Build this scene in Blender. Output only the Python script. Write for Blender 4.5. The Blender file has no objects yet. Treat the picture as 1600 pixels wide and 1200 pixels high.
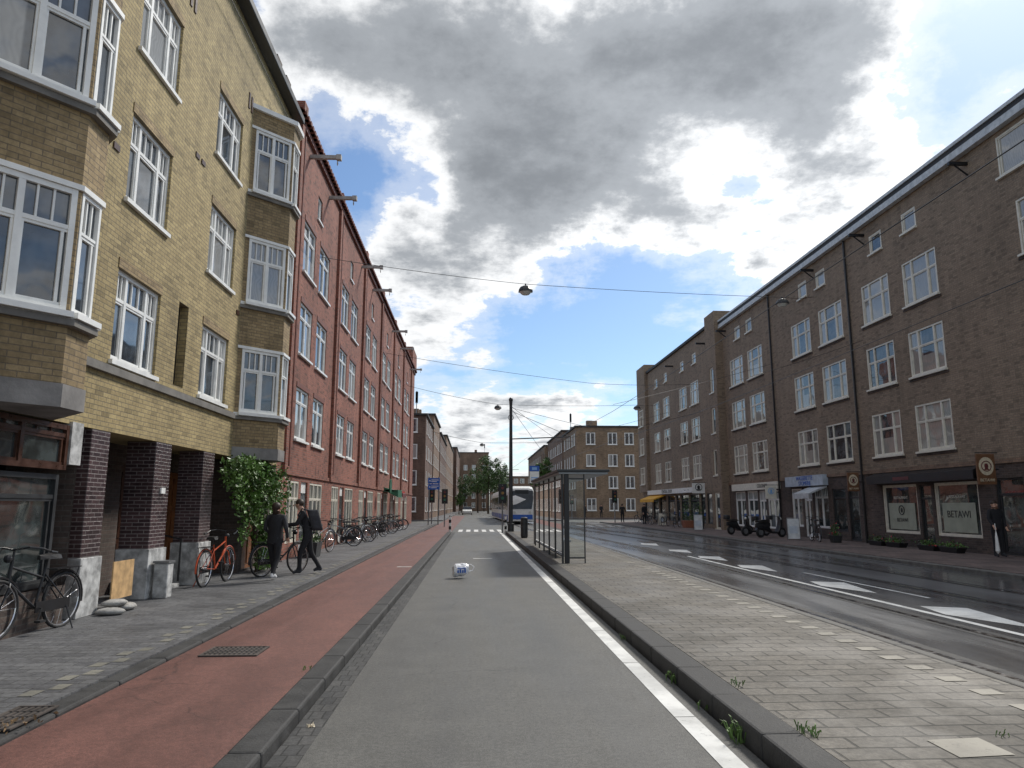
import bpy, math, random
from mathutils import Vector, Matrix
R=random.Random(11)
scene=bpy.context.scene; COL=scene.collection; rad=math.radians
I4=Matrix.Identity(4)
KIDS={}
# ---------------------------------------------------------------- node helpers
def nd(nt,t,props=None,**ins):
    n=nt.nodes.new('ShaderNode'+t)
    for k,v in (props or {}).items(): setattr(n,k,v)
    for k,v in ins.items():
        key=int(k[1:]) if k[0]=='i' and k[1:].isdigit() else k.replace('_',' ')
        s=n.inputs[key]
        if isinstance(v,bpy.types.NodeSocket): nt.links.new(v,s)
        else: s.default_value=v
    return n
def mth(nt,op,a,b=0.0,c=0.0): return nd(nt,'Math',{'operation':op},i0=a,i1=b,i2=c).outputs[0]
def c4(c): return (c[0],c[1],c[2],1)
def mixc(nt,f,a,b,bt='MIX'):
    n=nt.nodes.new('ShaderNodeMix'); n.data_type='RGBA'; n.blend_type=bt
    for i,v in ((0,f),(6,a),(7,b)):
        if isinstance(v,bpy.types.NodeSocket): nt.links.new(v,n.inputs[i])
        elif i==0: n.inputs[0].default_value=v
        else: n.inputs[i].default_value=c4(v)
    return n.outputs[2]
def mr(nt,v,a,b,lo=0.0,hi=1.0):
    return nd(nt,'MapRange',{'interpolation_type':'SMOOTHSTEP'},i0=v,i1=a,i2=b,i3=lo,i4=hi).outputs[0]
def noi(nt,vec,scale,detail=5.0,rough=.6):
    return nd(nt,'TexNoise',Vector=vec,Scale=scale,Detail=detail,Roughness=rough).outputs[0]
def newmat(name):
    m=bpy.data.materials.new(name); m.use_nodes=True; nt=m.node_tree; nt.nodes.clear()
    out=nt.nodes.new('ShaderNodeOutputMaterial'); b=nt.nodes.new('ShaderNodeBsdfPrincipled')
    nt.links.new(b.outputs[0],out.inputs[0]); return m,nt,b
def setin(nt,b,name,v):
    if isinstance(v,bpy.types.NodeSocket): nt.links.new(v,b.inputs[name])
    else: b.inputs[name].default_value=v
def bumpn(nt,b,h,strength=.3,dist=.01):
    n=nd(nt,'Bump',Strength=strength,Distance=dist,Height=h); nt.links.new(n.outputs[0],b.inputs['Normal'])
def vmul(nt,v,k):
    kk=nd(nt,'CombineXYZ',i0=k,i1=k,i2=k).outputs[0]; return mixc(nt,1.0,v,kk,'MULTIPLY')
def pm(name,col,rough=.6,metal=0.0,var=.2,scale=4.0,bump=0.0):
    m,nt,b=newmat(name); p=nd(nt,'NewGeometry').outputs['Position']
    n=noi(nt,p,scale,6.0); f=mr(nt,n,.3,.7)
    setin(nt,b,'Base Color',mixc(nt,f,[x*(1-var) for x in col],[min(1,x*(1+var)) for x in col]))
    setin(nt,b,'Roughness',mr(nt,n,.3,.7,max(.02,rough-.08),rough+.08)); b.inputs['Metallic'].default_value=metal
    if bump: bumpn(nt,b,noi(nt,p,scale*12,4.0),bump,.01)
    return m
def brickm(name,c1,c2,mortar,bw=.23,bh=.072,ms=.007,rough=.85,weather=.35,streak=.25,glaze=False,bump=.5,burnt=.25):
    m,nt,b=newmat(name); g=nd(nt,'NewGeometry'); p=g.outputs['Position']
    s=nd(nt,'SeparateXYZ',i0=p).outputs; n=nd(nt,'SeparateXYZ',i0=g.outputs['True Normal']).outputs
    u=mth(nt,'SUBTRACT',mth(nt,'MULTIPLY',n[0],s[1]),mth(nt,'MULTIPLY',n[1],s[0]))
    v=nd(nt,'CombineXYZ',i0=u,i1=s[2]).outputs[0]
    t=nd(nt,'TexBrick',Vector=v,Color1=c4(c1),Color2=c4(c2),Mortar=c4(mortar),Scale=1.0,Mortar_Size=ms,Mortar_Smooth=.2,Bias=0.0,Brick_Width=bw,Row_Height=bh)
    cv=nd(nt,'VectorMath',{'operation':'MULTIPLY'},i0=v,i1=(1/bw,1/bh,1.0)).outputs[0]
    wn=nd(nt,'TexWhiteNoise',{'noise_dimensions':'3D'},Vector=nd(nt,'VectorMath',{'operation':'FLOOR'},i0=cv).outputs[0]).outputs[0]
    burn=mth(nt,'SUBTRACT',1.0,mth(nt,'MULTIPLY',mth(nt,'GREATER_THAN',wn,.86),burnt))
    big=mr(nt,noi(nt,p,.45,4.0),.3,.7,1-weather,1+weather*.6)
    st=nd(nt,'VectorMath',{'operation':'MULTIPLY'},i0=p,i1=(2.2,2.2,.35)).outputs[0]
    stm=mr(nt,noi(nt,st,1.0,6.0,.7),.35,.75,1.0,1-streak)
    fine=mr(nt,noi(nt,p,18.0,3.0),.3,.7,.86,1.14)
    k=mth(nt,'MULTIPLY',mth(nt,'MULTIPLY',mth(nt,'MULTIPLY',big,stm),fine),burn)
    setin(nt,b,'Base Color',vmul(nt,t.outputs[0],k)); b.inputs['Roughness'].default_value=.28 if glaze else rough
    h=mth(nt,'SUBTRACT',mth(nt,'MULTIPLY',noi(nt,p,40.0,3.0),.35),t.outputs[1]); bumpn(nt,b,h,bump,.012)
    return m
def pavem(name,c1,c2,joint,bw,bh,ms=.006,rot=0.0,wet=0.0,rough=.8,off=.5):
    m,nt,b=newmat(name); p=nd(nt,'NewGeometry').outputs['Position']
    v=nd(nt,'Mapping',Vector=p,Rotation=(0,0,rot)).outputs[0]
    wv=nd(nt,'VectorMath',{'operation':'SCALE'},i0=nd(nt,'TexNoise',Vector=p,Scale=1.3,Detail=3.0).outputs[1],Scale=.05).outputs[0]
    v=nd(nt,'VectorMath',i0=v,i1=wv).outputs[0]
    t=nd(nt,'TexBrick',{'offset':off},Vector=v,Color1=c4(c1),Color2=c4(c2),Mortar=c4(joint),Scale=1.0,Mortar_Size=ms,Mortar_Smooth=.3,Bias=0.0,Brick_Width=bw,Row_Height=bh)
    k=mth(nt,'MULTIPLY',mr(nt,noi(nt,p,.7,5.0),.3,.7,.72,1.18),mr(nt,noi(nt,p,25.0,4.0),.3,.7,.74,1.24))
    col=vmul(nt,t.outputs[0],k)
    spot=mr(nt,noi(nt,p,2.6,6.0,.7),.58,.72,0,.55)
    col=mixc(nt,spot,col,[x*.45 for x in c1])
    gum=mr(nt,nd(nt,'TexVoronoi',Vector=p,Scale=2.1).outputs[0],.02,.035,.5,0.0)
    setin(nt,b,'Base Color',mixc(nt,gum,col,[x*.3 for x in c1]))
    setin(nt,b,'Roughness',mr(nt,noi(nt,p,1.1,4.0),.35,.6,rough-wet,rough))
    bumpn(nt,b,mth(nt,'SUBTRACT',mth(nt,'MULTIPLY',noi(nt,p,60.0,3.0),.3),t.outputs[1]),.65,.016)
    return m
def asphaltm(name,col,wet=0.0,speck=.5):
    m,nt,b=newmat(name); p=nd(nt,'NewGeometry').outputs['Position']
    el=nd(nt,'VectorMath',{'operation':'MULTIPLY'},i0=p,i1=(1.0,.13,1.0)).outputs[0]
    big=mr(nt,noi(nt,el,1.3,6.0,.65),.3,.7,.84,1.14); med=mr(nt,noi(nt,p,1.6,8.0,.78),.3,.7,.86,1.13)
    fine=mr(nt,noi(nt,p,110.0,3.0,.8),.34,.66,1-speck*.8,1+speck)
    f2=mr(nt,noi(nt,p,26.0,5.0,.85),.34,.66,1-speck*.5,1+speck*.55)
    k=mth(nt,'MULTIPLY',mth(nt,'MULTIPLY',big,med),mth(nt,'MULTIPLY',fine,f2))
    w=mr(nt,noi(nt,el,.75,5.0,.6),.34,.62)
    if wet: k=mth(nt,'MULTIPLY',k,mth(nt,'SUBTRACT',1.0,mth(nt,'MULTIPLY',w,.2)))
    else:
        wn=nd(nt,'VectorMath',{'operation':'SCALE'},i0=nd(nt,'TexNoise',Vector=p,Scale=2.0,Detail=6.0).outputs[1],Scale=.5).outputs[0]
        ve=nd(nt,'TexVoronoi',{'feature':'DISTANCE_TO_EDGE'},Vector=nd(nt,'VectorMath',i0=p,i1=wn).outputs[0],Scale=.22).outputs[0]
        crack=mth(nt,'MULTIPLY',mr(nt,ve,.0,.004,1.0,0.0),mr(nt,noi(nt,p,.5,3.0),.45,.6))
        k=mth(nt,'MULTIPLY',k,mth(nt,'SUBTRACT',1.0,mth(nt,'MULTIPLY',crack,.45)))
    c=vmul(nt,mixc(nt,0.0,col,col),k)
    dots=mr(nt,nd(nt,'TexVoronoi',Vector=p,Scale=2.3).outputs[0],.018,.03,.6,0.0)
    setin(nt,b,'Base Color',mixc(nt,dots,c,(.2,.2,.18)))
    if wet:
        setin(nt,b,'Roughness',mth(nt,'SUBTRACT',.42,mth(nt,'MULTIPLY',w,wet)))
        setin(nt,b,'Coat Weight',mth(nt,'MULTIPLY_ADD',w,.5,.2)); b.inputs['Coat Roughness'].default_value=.16
    else: setin(nt,b,'Roughness',mr(nt,big,.8,1.2,.52,.72))
    bumpn(nt,b,mth(nt,'ADD',noi(nt,p,150.0,3.0,.8),mth(nt,'MULTIPLY',noi(nt,p,40.0,4.0,.75),.8)),.5 if not wet else .12,.008)
    return m
def markm(name,col,under,wear=.5):
    m,nt,b=newmat(name); p=nd(nt,'NewGeometry').outputs['Position']
    n=mr(nt,noi(nt,p,9.0,8.0,.8),wear,wear+.12); n2=mr(nt,noi(nt,p,2.0,6.0),.3,.7,.68,1.05)
    c=nd(nt,'CombineXYZ',i0=mth(nt,'MULTIPLY',n2,col[0]),i1=mth(nt,'MULTIPLY',n2,col[1]),i2=mth(nt,'MULTIPLY',n2,col[2])).outputs[0]
    setin(nt,b,'Base Color',mixc(nt,n,c,under)); b.inputs['Roughness'].default_value=.65
    bumpn(nt,b,noi(nt,p,120.0,3.0),.25,.005); return m
def glassm(name,dark,curtain,amount):
    m,nt,b=newmat(name); o=nd(nt,'TexCoord').outputs['Object']; s=nd(nt,'SeparateXYZ',i0=o).outputs
    r=nd(nt,'ObjectInfo').outputs['Random']
    ax=mth(nt,'ABSOLUTE',mth(nt,'ADD',s[0],mth(nt,'MULTIPLY',mth(nt,'SUBTRACT',r,.5),.5)))
    side=mr(nt,ax,.36,.40); full=mth(nt,'GREATER_THAN',r,1-amount*.4)
    low=mth(nt,'MULTIPLY',mr(nt,s[2],.70,.72,1,0),mth(nt,'LESS_THAN',mth(nt,'FRACT',mth(nt,'MULTIPLY',r,7.3)),amount*.5))
    has=mth(nt,'LESS_THAN',mth(nt,'FRACT',mth(nt,'MULTIPLY',r,3.7)),amount)
    mk=mth(nt,'MAXIMUM',mth(nt,'MAXIMUM',mth(nt,'MULTIPLY',side,has),full),low)
    fold=mth(nt,'ADD',.72,mth(nt,'MULTIPLY',mth(nt,'SINE',mth(nt,'MULTIPLY',mth(nt,'ADD',s[0],mth(nt,'MULTIPLY',noi(nt,o,2.0,2.0),.5)),70.0)),.07))
    cc=nd(nt,'VectorMath',{'operation':'SCALE'},i0=curtain,Scale=fold).outputs[0]
    dk=mixc(nt,mr(nt,noi(nt,o,1.7,3.0),.4,.6),dark,[x*2.8 for x in dark])
    setin(nt,b,'Base Color',mixc(nt,mth(nt,'MULTIPLY',mk,.65),dk,cc))
    b.inputs['Roughness'].default_value=.03; b.inputs['IOR'].default_value=2.0
    bumpn(nt,b,noi(nt,o,1.2,1.0),.14,.05); return m
# ---------------------------------------------------------------- mesh helpers
class MB:
    def __init__(s): s.v=[];s.f=[];s.m=[];s.T=I4
    def add(s,pts): 
        b=len(s.v); s.v+=[tuple(s.T@Vector(p)) for p in pts]; return b
    def poly(s,pts,m=0):
        b=s.add(pts); s.f.append(tuple(range(b,b+len(pts)))); s.m.append(m)
    def box(s,x0,x1,y0,y1,z0,z1,m=0):
        b=s.add([(x0,y0,z0),(x1,y0,z0),(x1,y1,z0),(x0,y1,z0),(x0,y0,z1),(x1,y0,z1),(x1,y1,z1),(x0,y1,z1)])
        for f in ((0,3,2,1),(4,5,6,7),(0,1,5,4),(1,2,6,5),(2,3,7,6),(3,0,4,7)): s.f.append(tuple(b+i for i in f)); s.m.append(m)
    def prism(s,pts,z0,z1,m=0):
        n=len(pts); b=s.add([(p[0],p[1],z0) for p in pts]+[(p[0],p[1],z1) for p in pts])
        s.f.append(tuple(b+i for i in range(n))[::-1]); s.f.append(tuple(b+n+i for i in range(n))); s.m+=[m,m]
        for i in range(n): s.f.append((b+i,b+(i+1)%n,b+n+(i+1)%n,b+n+i)); s.m.append(m)
    def extr(s,prof,axis,a0,a1,m=0):
        g=(lambda a,p:(a,p[0],p[1])) if axis=='x' else (lambda a,p:(p[0],a,p[1]))
        n=len(prof); b=s.add([g(a0,p) for p in prof]+[g(a1,p) for p in prof])
        s.f.append(tuple(b+i for i in range(n))); s.f.append(tuple(b+n+i for i in range(n))[::-1]); s.m+=[m,m]
        for i in range(n): s.f.append((b+i,b+n+i,b+n+(i+1)%n,b+(i+1)%n)); s.m.append(m)
    def loft(s,rings,m=0,cap=True):
        n=len(rings[0]); b=s.add([p for r in rings for p in r])
        for k in range(len(rings)-1):
            for i in range(n): s.f.append((b+k*n+i,b+k*n+(i+1)%n,b+(k+1)*n+(i+1)%n,b+(k+1)*n+i)); s.m.append(m)
        if cap:
            s.f.append(tuple(b+i for i in range(n))[::-1]); s.f.append(tuple(b+(len(rings)-1)*n+i for i in range(n))); s.m+=[m,m]
    def tube(s,pts,r,n=6,m=0,closed=False):
        pts=[Vector(p) for p in pts]; k=len(pts); rs=r if isinstance(r,(list,tuple)) else [r]*k
        rings=[]; up=None
        for i,p in enumerate(pts):
            if closed: d=pts[(i+1)%k]-pts[i-1]
            else: d=pts[min(i+1,k-1)]-pts[max(i-1,0)]
            d.normalize()
            if up is None: up=d.orthogonal().normalized()
            else:
                up=up-d*up.dot(d)
                up=up.normalized() if up.length>1e-5 else d.orthogonal().normalized()
            q=d.cross(up)
            rings.append([tuple(p+(up*math.cos(2*math.pi*j/n)+q*math.sin(2*math.pi*j/n))*rs[i]) for j in range(n)])
        if closed: rings.append(rings[0]); s.loft(rings,m,False)
        else: s.loft(rings,m)
    def ring(s,c,RR,r,n=28,k=8,m=0,a0=0,a1=360):
        full=(a1-a0)>=360
        pts=[(c[0]+RR*math.cos(rad(a0+(a1-a0)*i/(n if full else n-1))),c[1],c[2]+RR*math.sin(rad(a0+(a1-a0)*i/(n if full else n-1)))) for i in range(n)]
        s.tube(pts,r,k,m,full)
    def ball(s,c,rx,ry,rz,m=0,n=10,k=7,jit=0.0):
        rings=[]
        for i in range(1,k):
            t=math.pi*i/k
            rings.append([(c[0]+rx*math.sin(t)*math.cos(2*math.pi*j/n)*(1+R.uniform(-jit,jit)),c[1]+ry*math.sin(t)*math.sin(2*math.pi*j/n)*(1+R.uniform(-jit,jit)),c[2]-rz*math.cos(t)*(1+R.uniform(-jit,jit))) for j in range(n)])
        s.loft(rings,m)
    def leaf(s,c,sz,m=0):
        a=Vector((R.gauss(0,1),R.gauss(0,1),R.gauss(0,1))).normalized(); b=a.orthogonal().normalized(); b=Matrix.Rotation(R.uniform(0,6.3),3,a)@b
        q=a.cross(b); c=Vector(c); l=sz*R.uniform(.7,1.3)
        s.poly([c-b*l*.5,c+q*l*.3+a*l*.08,c+b*l*.5,c-q*l*.3+a*l*.08],m)
    def mesh(s,name,mats,smooth=False):
        me=bpy.data.meshes.new(name); me.from_pydata(s.v,[],s.f)
        for m in mats: me.materials.append(m)
        me.polygons.foreach_set('material_index',s.m)
        if smooth: me.polygons.foreach_set('use_smooth',[True]*len(s.f))
        me.update(); return me
    def obj(s,name,mats,parent=None,loc=(0,0,0),rotz=0,smooth=False,bevel=0,**kw):
        if not isinstance(mats,(list,tuple)): mats=[mats]
        return mk(name,s.mesh(name,mats,smooth),parent,loc,rotz,bevel,**kw)
def mk(name,me,parent=None,loc=(0,0,0),rotz=0,bevel=0,**kw):
    o=bpy.data.objects.new(name,me); COL.objects.link(o)
    o.location=loc; o.rotation_euler=(0,0,rotz)
    if parent is not None: o.parent=parent; KIDS.setdefault(parent.name,[]).append(o)
    if bevel:
        b=o.modifiers.new('bevel','BEVEL'); b.width=bevel; b.segments=2; b.limit_method='ANGLE'
    for k,v in kw.items(): o[k]=v
    return o
def boxes(name,mat,parent,lst):
    for q in lst:
        s=MB(); s.box(*q); s.obj(name,mat,parent)
def thing(name,label,category,loc=(0,0,0),rotz=0,group=None):
    o=mk(name,None,None,loc,rotz,label=label,category=category)
    if group: o['group']=group
    return o
def dup(src,loc,rotz=0,label=None,sc=None):
    def rec(o,par):
        c=o.copy(); COL.objects.link(c); c.parent=par
        if par is not None: KIDS.setdefault(par.name,[]).append(c)
        for ch in list(KIDS.get(o.name,[])): rec(ch,c)
        return c
    c=rec(src,None); c.location=loc; c.rotation_euler=(0,0,rotz)
    if sc: c.scale=(sc,)*3
    if label: c['label']=label
    return c
def text(body,size,mat,parent,loc,rot=(math.pi/2,0,0),name='lettering'):
    cu=bpy.data.curves.new('t','FONT'); cu.body=body; cu.size=size; cu.align_x='CENTER'; cu.align_y='CENTER'; cu.extrude=.004; cu.resolution_u=3
    o=bpy.data.objects.new('t',cu); COL.objects.link(o); bpy.context.view_layer.update()
    me=bpy.data.meshes.new_from_object(o.evaluated_get(bpy.context.evaluated_depsgraph_get()))
    bpy.data.objects.remove(o); me.materials.clear(); me.materials.append(mat)
    p=mk(name,me,parent,loc); p.rotation_euler=rot; return p
# ---------------------------------------------------------------- materials
M={}
M['yb']=brickm('yellow_brick',(.455,.355,.17),(.345,.265,.125),(.21,.175,.11),weather=.14,streak=.25)
M['yb2']=brickm('ochre_bay_brick',(.40,.295,.155),(.30,.215,.11),(.2,.155,.1),weather=.2,streak=.3)
M['rb']=brickm('red_brick',(.345,.115,.074),(.25,.08,.053),(.25,.17,.13),ms=.009,weather=.22,streak=.3,burnt=.4)
M['bb']=brickm('brown_brick',(.315,.232,.16),(.25,.18,.125),(.19,.16,.125),weather=.08,streak=.22,burnt=.25)
M['bb2']=brickm('far_brown_brick',(.28,.18,.12),(.21,.135,.09),(.17,.13,.10),weather=.2)
M['bb4']=brickm('far_dark_brick',(.18,.105,.075),(.135,.078,.058),(.13,.1,.08),weather=.2)
M['bb3']=brickm('far_buff_brick',(.33,.225,.14),(.26,.175,.11),(.2,.16,.12),weather=.2)
M['pb']=brickm('purple_glazed_brick',(.09,.054,.056),(.045,.028,.032),(.24,.21,.2),bw=.2,bh=.062,ms=.007,glaze=True,streak=.1)
M['db']=brickm('dark_brick',(.12,.085,.07),(.08,.058,.05),(.12,.105,.09))
M['plaster']=pm('grey_plaster',(.40,.40,.39),.8,var=.45,scale=6,bump=.3)
M['stone']=pm('grey_stone_band',(.17,.16,.145),.8,var=.25,scale=3,bump=.3)
M['slab']=pm('concrete_slab',(.2,.19,.18),.8,var=.3,scale=2,bump=.3)
M['white']=pm('white_paint',(.79,.79,.76),.4,var=.07,scale=5)
M['cream']=pm('cream_paint',(.70,.66,.56),.45,var=.1,scale=5)
M['black']=pm('black_paint',(.012,.012,.014),.4,var=.3)
M['dgrey']=pm('dark_grey_paint',(.028,.03,.032),.45,var=.2)
M['mgrey']=pm('grey_metal',(.25,.26,.27),.4,.6,var=.2)
M['steel']=pm('steel',(.55,.55,.57),.15,1.0,var=.15,scale=10)
M['wood']=pm('dark_varnished_wood',(.055,.022,.012),.35,var=.35,scale=9)
M['door']=pm('brown_door_wood',(.22,.085,.03),.4,var=.3,scale=9)
M['ply']=pm('plywood',(.5,.32,.15),.7,var=.25,scale=7)
M['roof']=pm('dark_roofing',(.03,.028,.027),.7,var=.3)
M['rtile']=pm('red_roof_tile',(.17,.06,.042),.7,var=.35,scale=8)
M['zinc']=pm('pale_gutter',(.5,.52,.53),.5,var=.2)
M['beam']=pm('weathered_beam_paint',(.36,.35,.33),.6,var=.25)
M['blue']=pm('blue_enamel',(.01,.09,.42),.35,var=.1)
M['lblue']=pm('light_blue_sign',(.22,.42,.72),.4,var=.05)
M['gblue']=pm('grey_blue_canvas',(.42,.47,.53),.6,var=.15)
M['orange']=pm('orange_paint',(.45,.075,.025),.3,var=.15)
M['yellow']=pm('yellow_canvas',(.7,.36,.03),.7,var=.1)
M['brownsign']=pm('brown_sign',(.16,.075,.035),.5,var=.2,scale=12)
M['beige']=pm('beige_sign',(.62,.53,.38),.5,var=.15,scale=12)
M['blind']=pm('pale_window_blind',(.36,.38,.30),.5,var=.12,scale=3)
M['red']=pm('red_paint',(.45,.02,.015),.35,var=.1)
M['green']=pm('green_paint',(.02,.13,.07),.4,var=.2)
M['terra']=pm('terracotta',(.3,.12,.07),.75,var=.2)
M['maroon']=pm('maroon_paint',(.13,.03,.03),.5,var=.2)
M['amber']=pm('amber_lens',(.3,.16,.03),.4,var=.1)
M['rubber']=pm('rubber',(.015,.015,.016),.75,var=.3)
M['leather']=pm('black_leather',(.02,.018,.017),.45,var=.3)
M['skin']=pm('skin',(.52,.3,.21),.5,var=.06)
M['cloth']=pm('black_cloth',(.014,.014,.017),.85,var=.4,scale=14,bump=.4)
M['cloth2']=pm('charcoal_cloth',(.035,.036,.042),.9,var=.3,scale=14,bump=.4)
M['hair']=pm('brown_hair',(.035,.02,.012),.6,var=.4,scale=40)
M['shoe']=pm('white_shoe',(.7,.7,.7),.5,var=.05)
M['bag']=pm('white_plastic',(.8,.8,.82),.3,var=.05)
M['sack']=pm('woven_sack',(.34,.33,.31),.8,var=.25,scale=12,bump=.4)
M['bark']=pm('bark',(.07,.05,.035),.9,var=.4,scale=12,bump=.6)
M['leaf']=pm('leaves',(.06,.12,.026),.55,var=.6,scale=1.6)
M['leaf2']=pm('vine_leaves',(.085,.165,.03),.5,var=.7,scale=3.0)
M['grass']=pm('weed_leaves',(.10,.17,.04),.6,var=.4,scale=9)
M['flower']=pm('red_petals',(.45,.03,.05),.6,var=.3,scale=30)
M['g']=glassm('window_glass',(.025,.032,.04),(.55,.55,.53),.25)
M['gr']=glassm('window_glass_net',(.035,.038,.04),(.6,.57,.5),.85)
M['gs']=glassm('shop_glass',(.022,.027,.027),(.4,.38,.33),.12)
M['gd']=pm('dark_vehicle_glass',(.015,.018,.022),.05,var=.3)
M['kerb']=pm('kerb_stone',(.036,.035,.034),.75,var=.45,scale=4,bump=.5)
M['kerb2']=pm('pale_kerb_stone',(.12,.115,.105),.8,var=.3,scale=5,bump=.5)
M['asph']=asphaltm('asphalt',(.088,.086,.078),speck=.55)
M['asphw']=asphaltm('damp_asphalt',(.118,.12,.125),wet=.22,speck=.35)
M['redas']=asphaltm('red_asphalt',(.135,.058,.045),speck=.5)
M['ground']=asphaltm('ground_asphalt',(.08,.08,.078))
M['pavl']=pavem('grey_pavers',(.135,.135,.137),(.09,.09,.095),(.045,.045,.042),.30,.15,ms=.006,wet=.3)
M['pavr']=pavem('platform_pavers',(.14,.126,.105),(.105,.095,.079),(.036,.033,.026),.38,.215,ms=.012,wet=.2)
M['pavf']=pavem('far_pavers',(.18,.13,.115),(.12,.09,.08),(.05,.05,.045),.3,.3,ms=.008,wet=.15)
M['gut']=pavem('gutter_bricks',(.075,.073,.07),(.045,.045,.045),(.025,.025,.023),.105,.21,ms=.007)
M['mark']=markm('road_paint',(.74,.74,.71),(.1,.1,.098),.58)
M['tile']=markm('pale_paving_tile',(.27,.25,.205),(.12,.11,.09),.54)
M['tile2']=markm('worn_paving_tile',(.22,.21,.175),(.11,.11,.10),.5)
M['lampglass']=pm('lamp_diffuser',(.6,.6,.55),.3,var=.05)
M['iron']=pm('cast_iron',(.10,.085,.075),.6,.3,var=.3)
def clearglass():
    m,nt,b=newmat('clear_glass'); out=[n for n in nt.nodes if n.type=='OUTPUT_MATERIAL'][0]
    tr=nd(nt,'BsdfTransparent',Color=(.86,.91,.9,1)); gl=nd(nt,'BsdfGlossy',Color=(1,1,1,1),Roughness=.02)
    p=nd(nt,'NewGeometry').outputs['Position']
    f=mth(nt,'ADD',nd(nt,'Fresnel',IOR=1.42).outputs[0],mr(nt,noi(nt,p,3.0,5.0),.5,.8,0.0,.08))
    mx=nd(nt,'MixShader',i0=f,i1=tr.outputs[0],i2=gl.outputs[0]); nt.links.new(mx.outputs[0],out.inputs[0]); return m
M['cg']=clearglass()
# ---------------------------------------------------------------- facade helpers
def wall_front(mb,x0,x1,z0,z1,ops,depth=.14,m=0,rm=None):
    ops=[o for o in ops if o[0]<x1 and o[1]>x0 and o[2]<z1 and o[3]>z0]
    xs=sorted({x0,x1,*[o[0] for o in ops],*[o[1] for o in ops]}); zs=sorted({z0,z1,*[o[2] for o in ops],*[o[3] for o in ops]})
    for a,b in zip(xs,xs[1:]):
        for c,d in zip(zs,zs[1:]):
            cx,cz=(a+b)/2,(c+d)/2
            if any(o[0]<cx<o[1] and o[2]<cz<o[3] for o in ops): continue
            mb.poly([(a,0,c),(b,0,c),(b,0,d),(a,0,d)],m)
    r=m if rm is None else rm
    for a,b,c,d in ops:
        mb.poly([(a,0,c),(a,0,d),(a,depth,d),(a,depth,c)],r); mb.poly([(b,0,c),(b,depth,c),(b,depth,d),(b,0,d)],r)
        mb.poly([(a,0,c),(a,depth,c),(b,depth,c),(b,0,c)],r); mb.poly([(a,0,d),(b,0,d),(b,depth,d),(a,depth,d)],r)
ST={'y':((.27,.46,.27),.66,2,'white','g'),'yb':((.5,.5),.66,2,'white','g'),'yn':((1,),.66,2,'white','g'),
    'r':((.5,.5),.72,0,'white','g'),'rs':((1,),None,0,'white','g'),'b':((.27,.46,.27),.62,0,'cream','gr'),'bs':((1,),None,0,'cream','gr'),
    's':((1,),.78,0,'dgrey','gs'),'sw':((.5,.5),.75,3,'white','gs'),'sp':((1,),None,0,'cream','gs'),'sc':((.34,.33,.33),.7,1,'cream','gs'),'wood':((.5,.5),.72,2,'wood','gs'),'f':((.5,.5),None,0,'white','g')}
WC={}
def win(b,T,xc,z,w,h,st='y',y=.09,name='window',single=False):
    key=(round(w,2),round(h,2),st,single)
    if key not in WC:
        cols,tr,mun,fm,gm=ST[st]; t=.065 if w>.7 else .045; f=MB(); x0=-w/2;x1=w/2
        f.box(x0,x0+t,-.04,.04,0,h); f.box(x1-t,x1,-.04,.04,0,h); f.box(x0+t,x1-t,-.037,.037,0,t); f.box(x0+t,x1-t,-.037,.037,h-t,h)
        x=x0; edges=[x0+t]
        for c in cols[:-1]:
            x+=c*w; f.box(x-t*.55,x+t*.55,-.034,.03,t,h-t); edges.append(x)
        edges.append(x1-t)
        for a,c in zip(edges,edges[1:]):
            q=.035
            zt=tr*h if tr else h-t
            f.box(a,c,-.02,.02,t,t+q); f.box(a,c,-.02,.02,zt-q,zt)
            f.box(a+.03,a+.03+q,-.017,.02,t+q,zt-q); f.box(c-.03-q,c-.03,-.017,.02,t+q,zt-q)
        if tr: 
            f.box(x0+t,x1-t,-.031,.03,tr*h,tr*h+t*.8)
            for a,c in zip(edges,edges[1:]):
                for i in range(1,mun+1):
                    xx=a+(c-a)*i/(mun+1); f.box(xx-.012,xx+.012,-.014,.02,tr*h+t*.8,h-t)
        if st not in('s','sw','sc','wood','sp'): f.box(x0-.05,x1+.05,-.15,-.05,-.07,-.002)
        g=MB(); g.poly([(x0+.01,.012,.01),(x1-.01,.012,.01),(x1-.01,.012,h-.01),(x0+.01,.012,h-.01)])
        if single:
            f.poly([(x0+.01,.012,.01),(x1-.01,.012,.01),(x1-.01,.012,h-.01),(x0+.01,.012,h-.01)],1)
            WC[key]=(f.mesh('window',[M[fm],M[gm]]),None)
        else: WC[key]=(f.mesh('window',[M[fm]]),g.mesh('glass',[M[gm]]))
    a,c=WC[key]; o=mk(name,a,b); o.matrix_basis=T@Matrix.Translation((xc,y,z))
    if c: mk('glass',c,o)
    return o
def shell(mb,L,D,z0,H,m=0,front=False,sides='LRB'):
    if front: mb.poly([(0,0,z0),(L,0,z0),(L,0,H),(0,0,H)],m)
    if 'L' in sides: mb.poly([(0,D,z0),(0,0,z0),(0,0,H),(0,D,H)],m)
    if 'R' in sides: mb.poly([(L,0,z0),(L,D,z0),(L,D,H),(L,0,H)],m)
    if 'B' in sides: mb.poly([(L,D,z0),(0,D,z0),(0,D,H),(L,D,H)],m)
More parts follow.
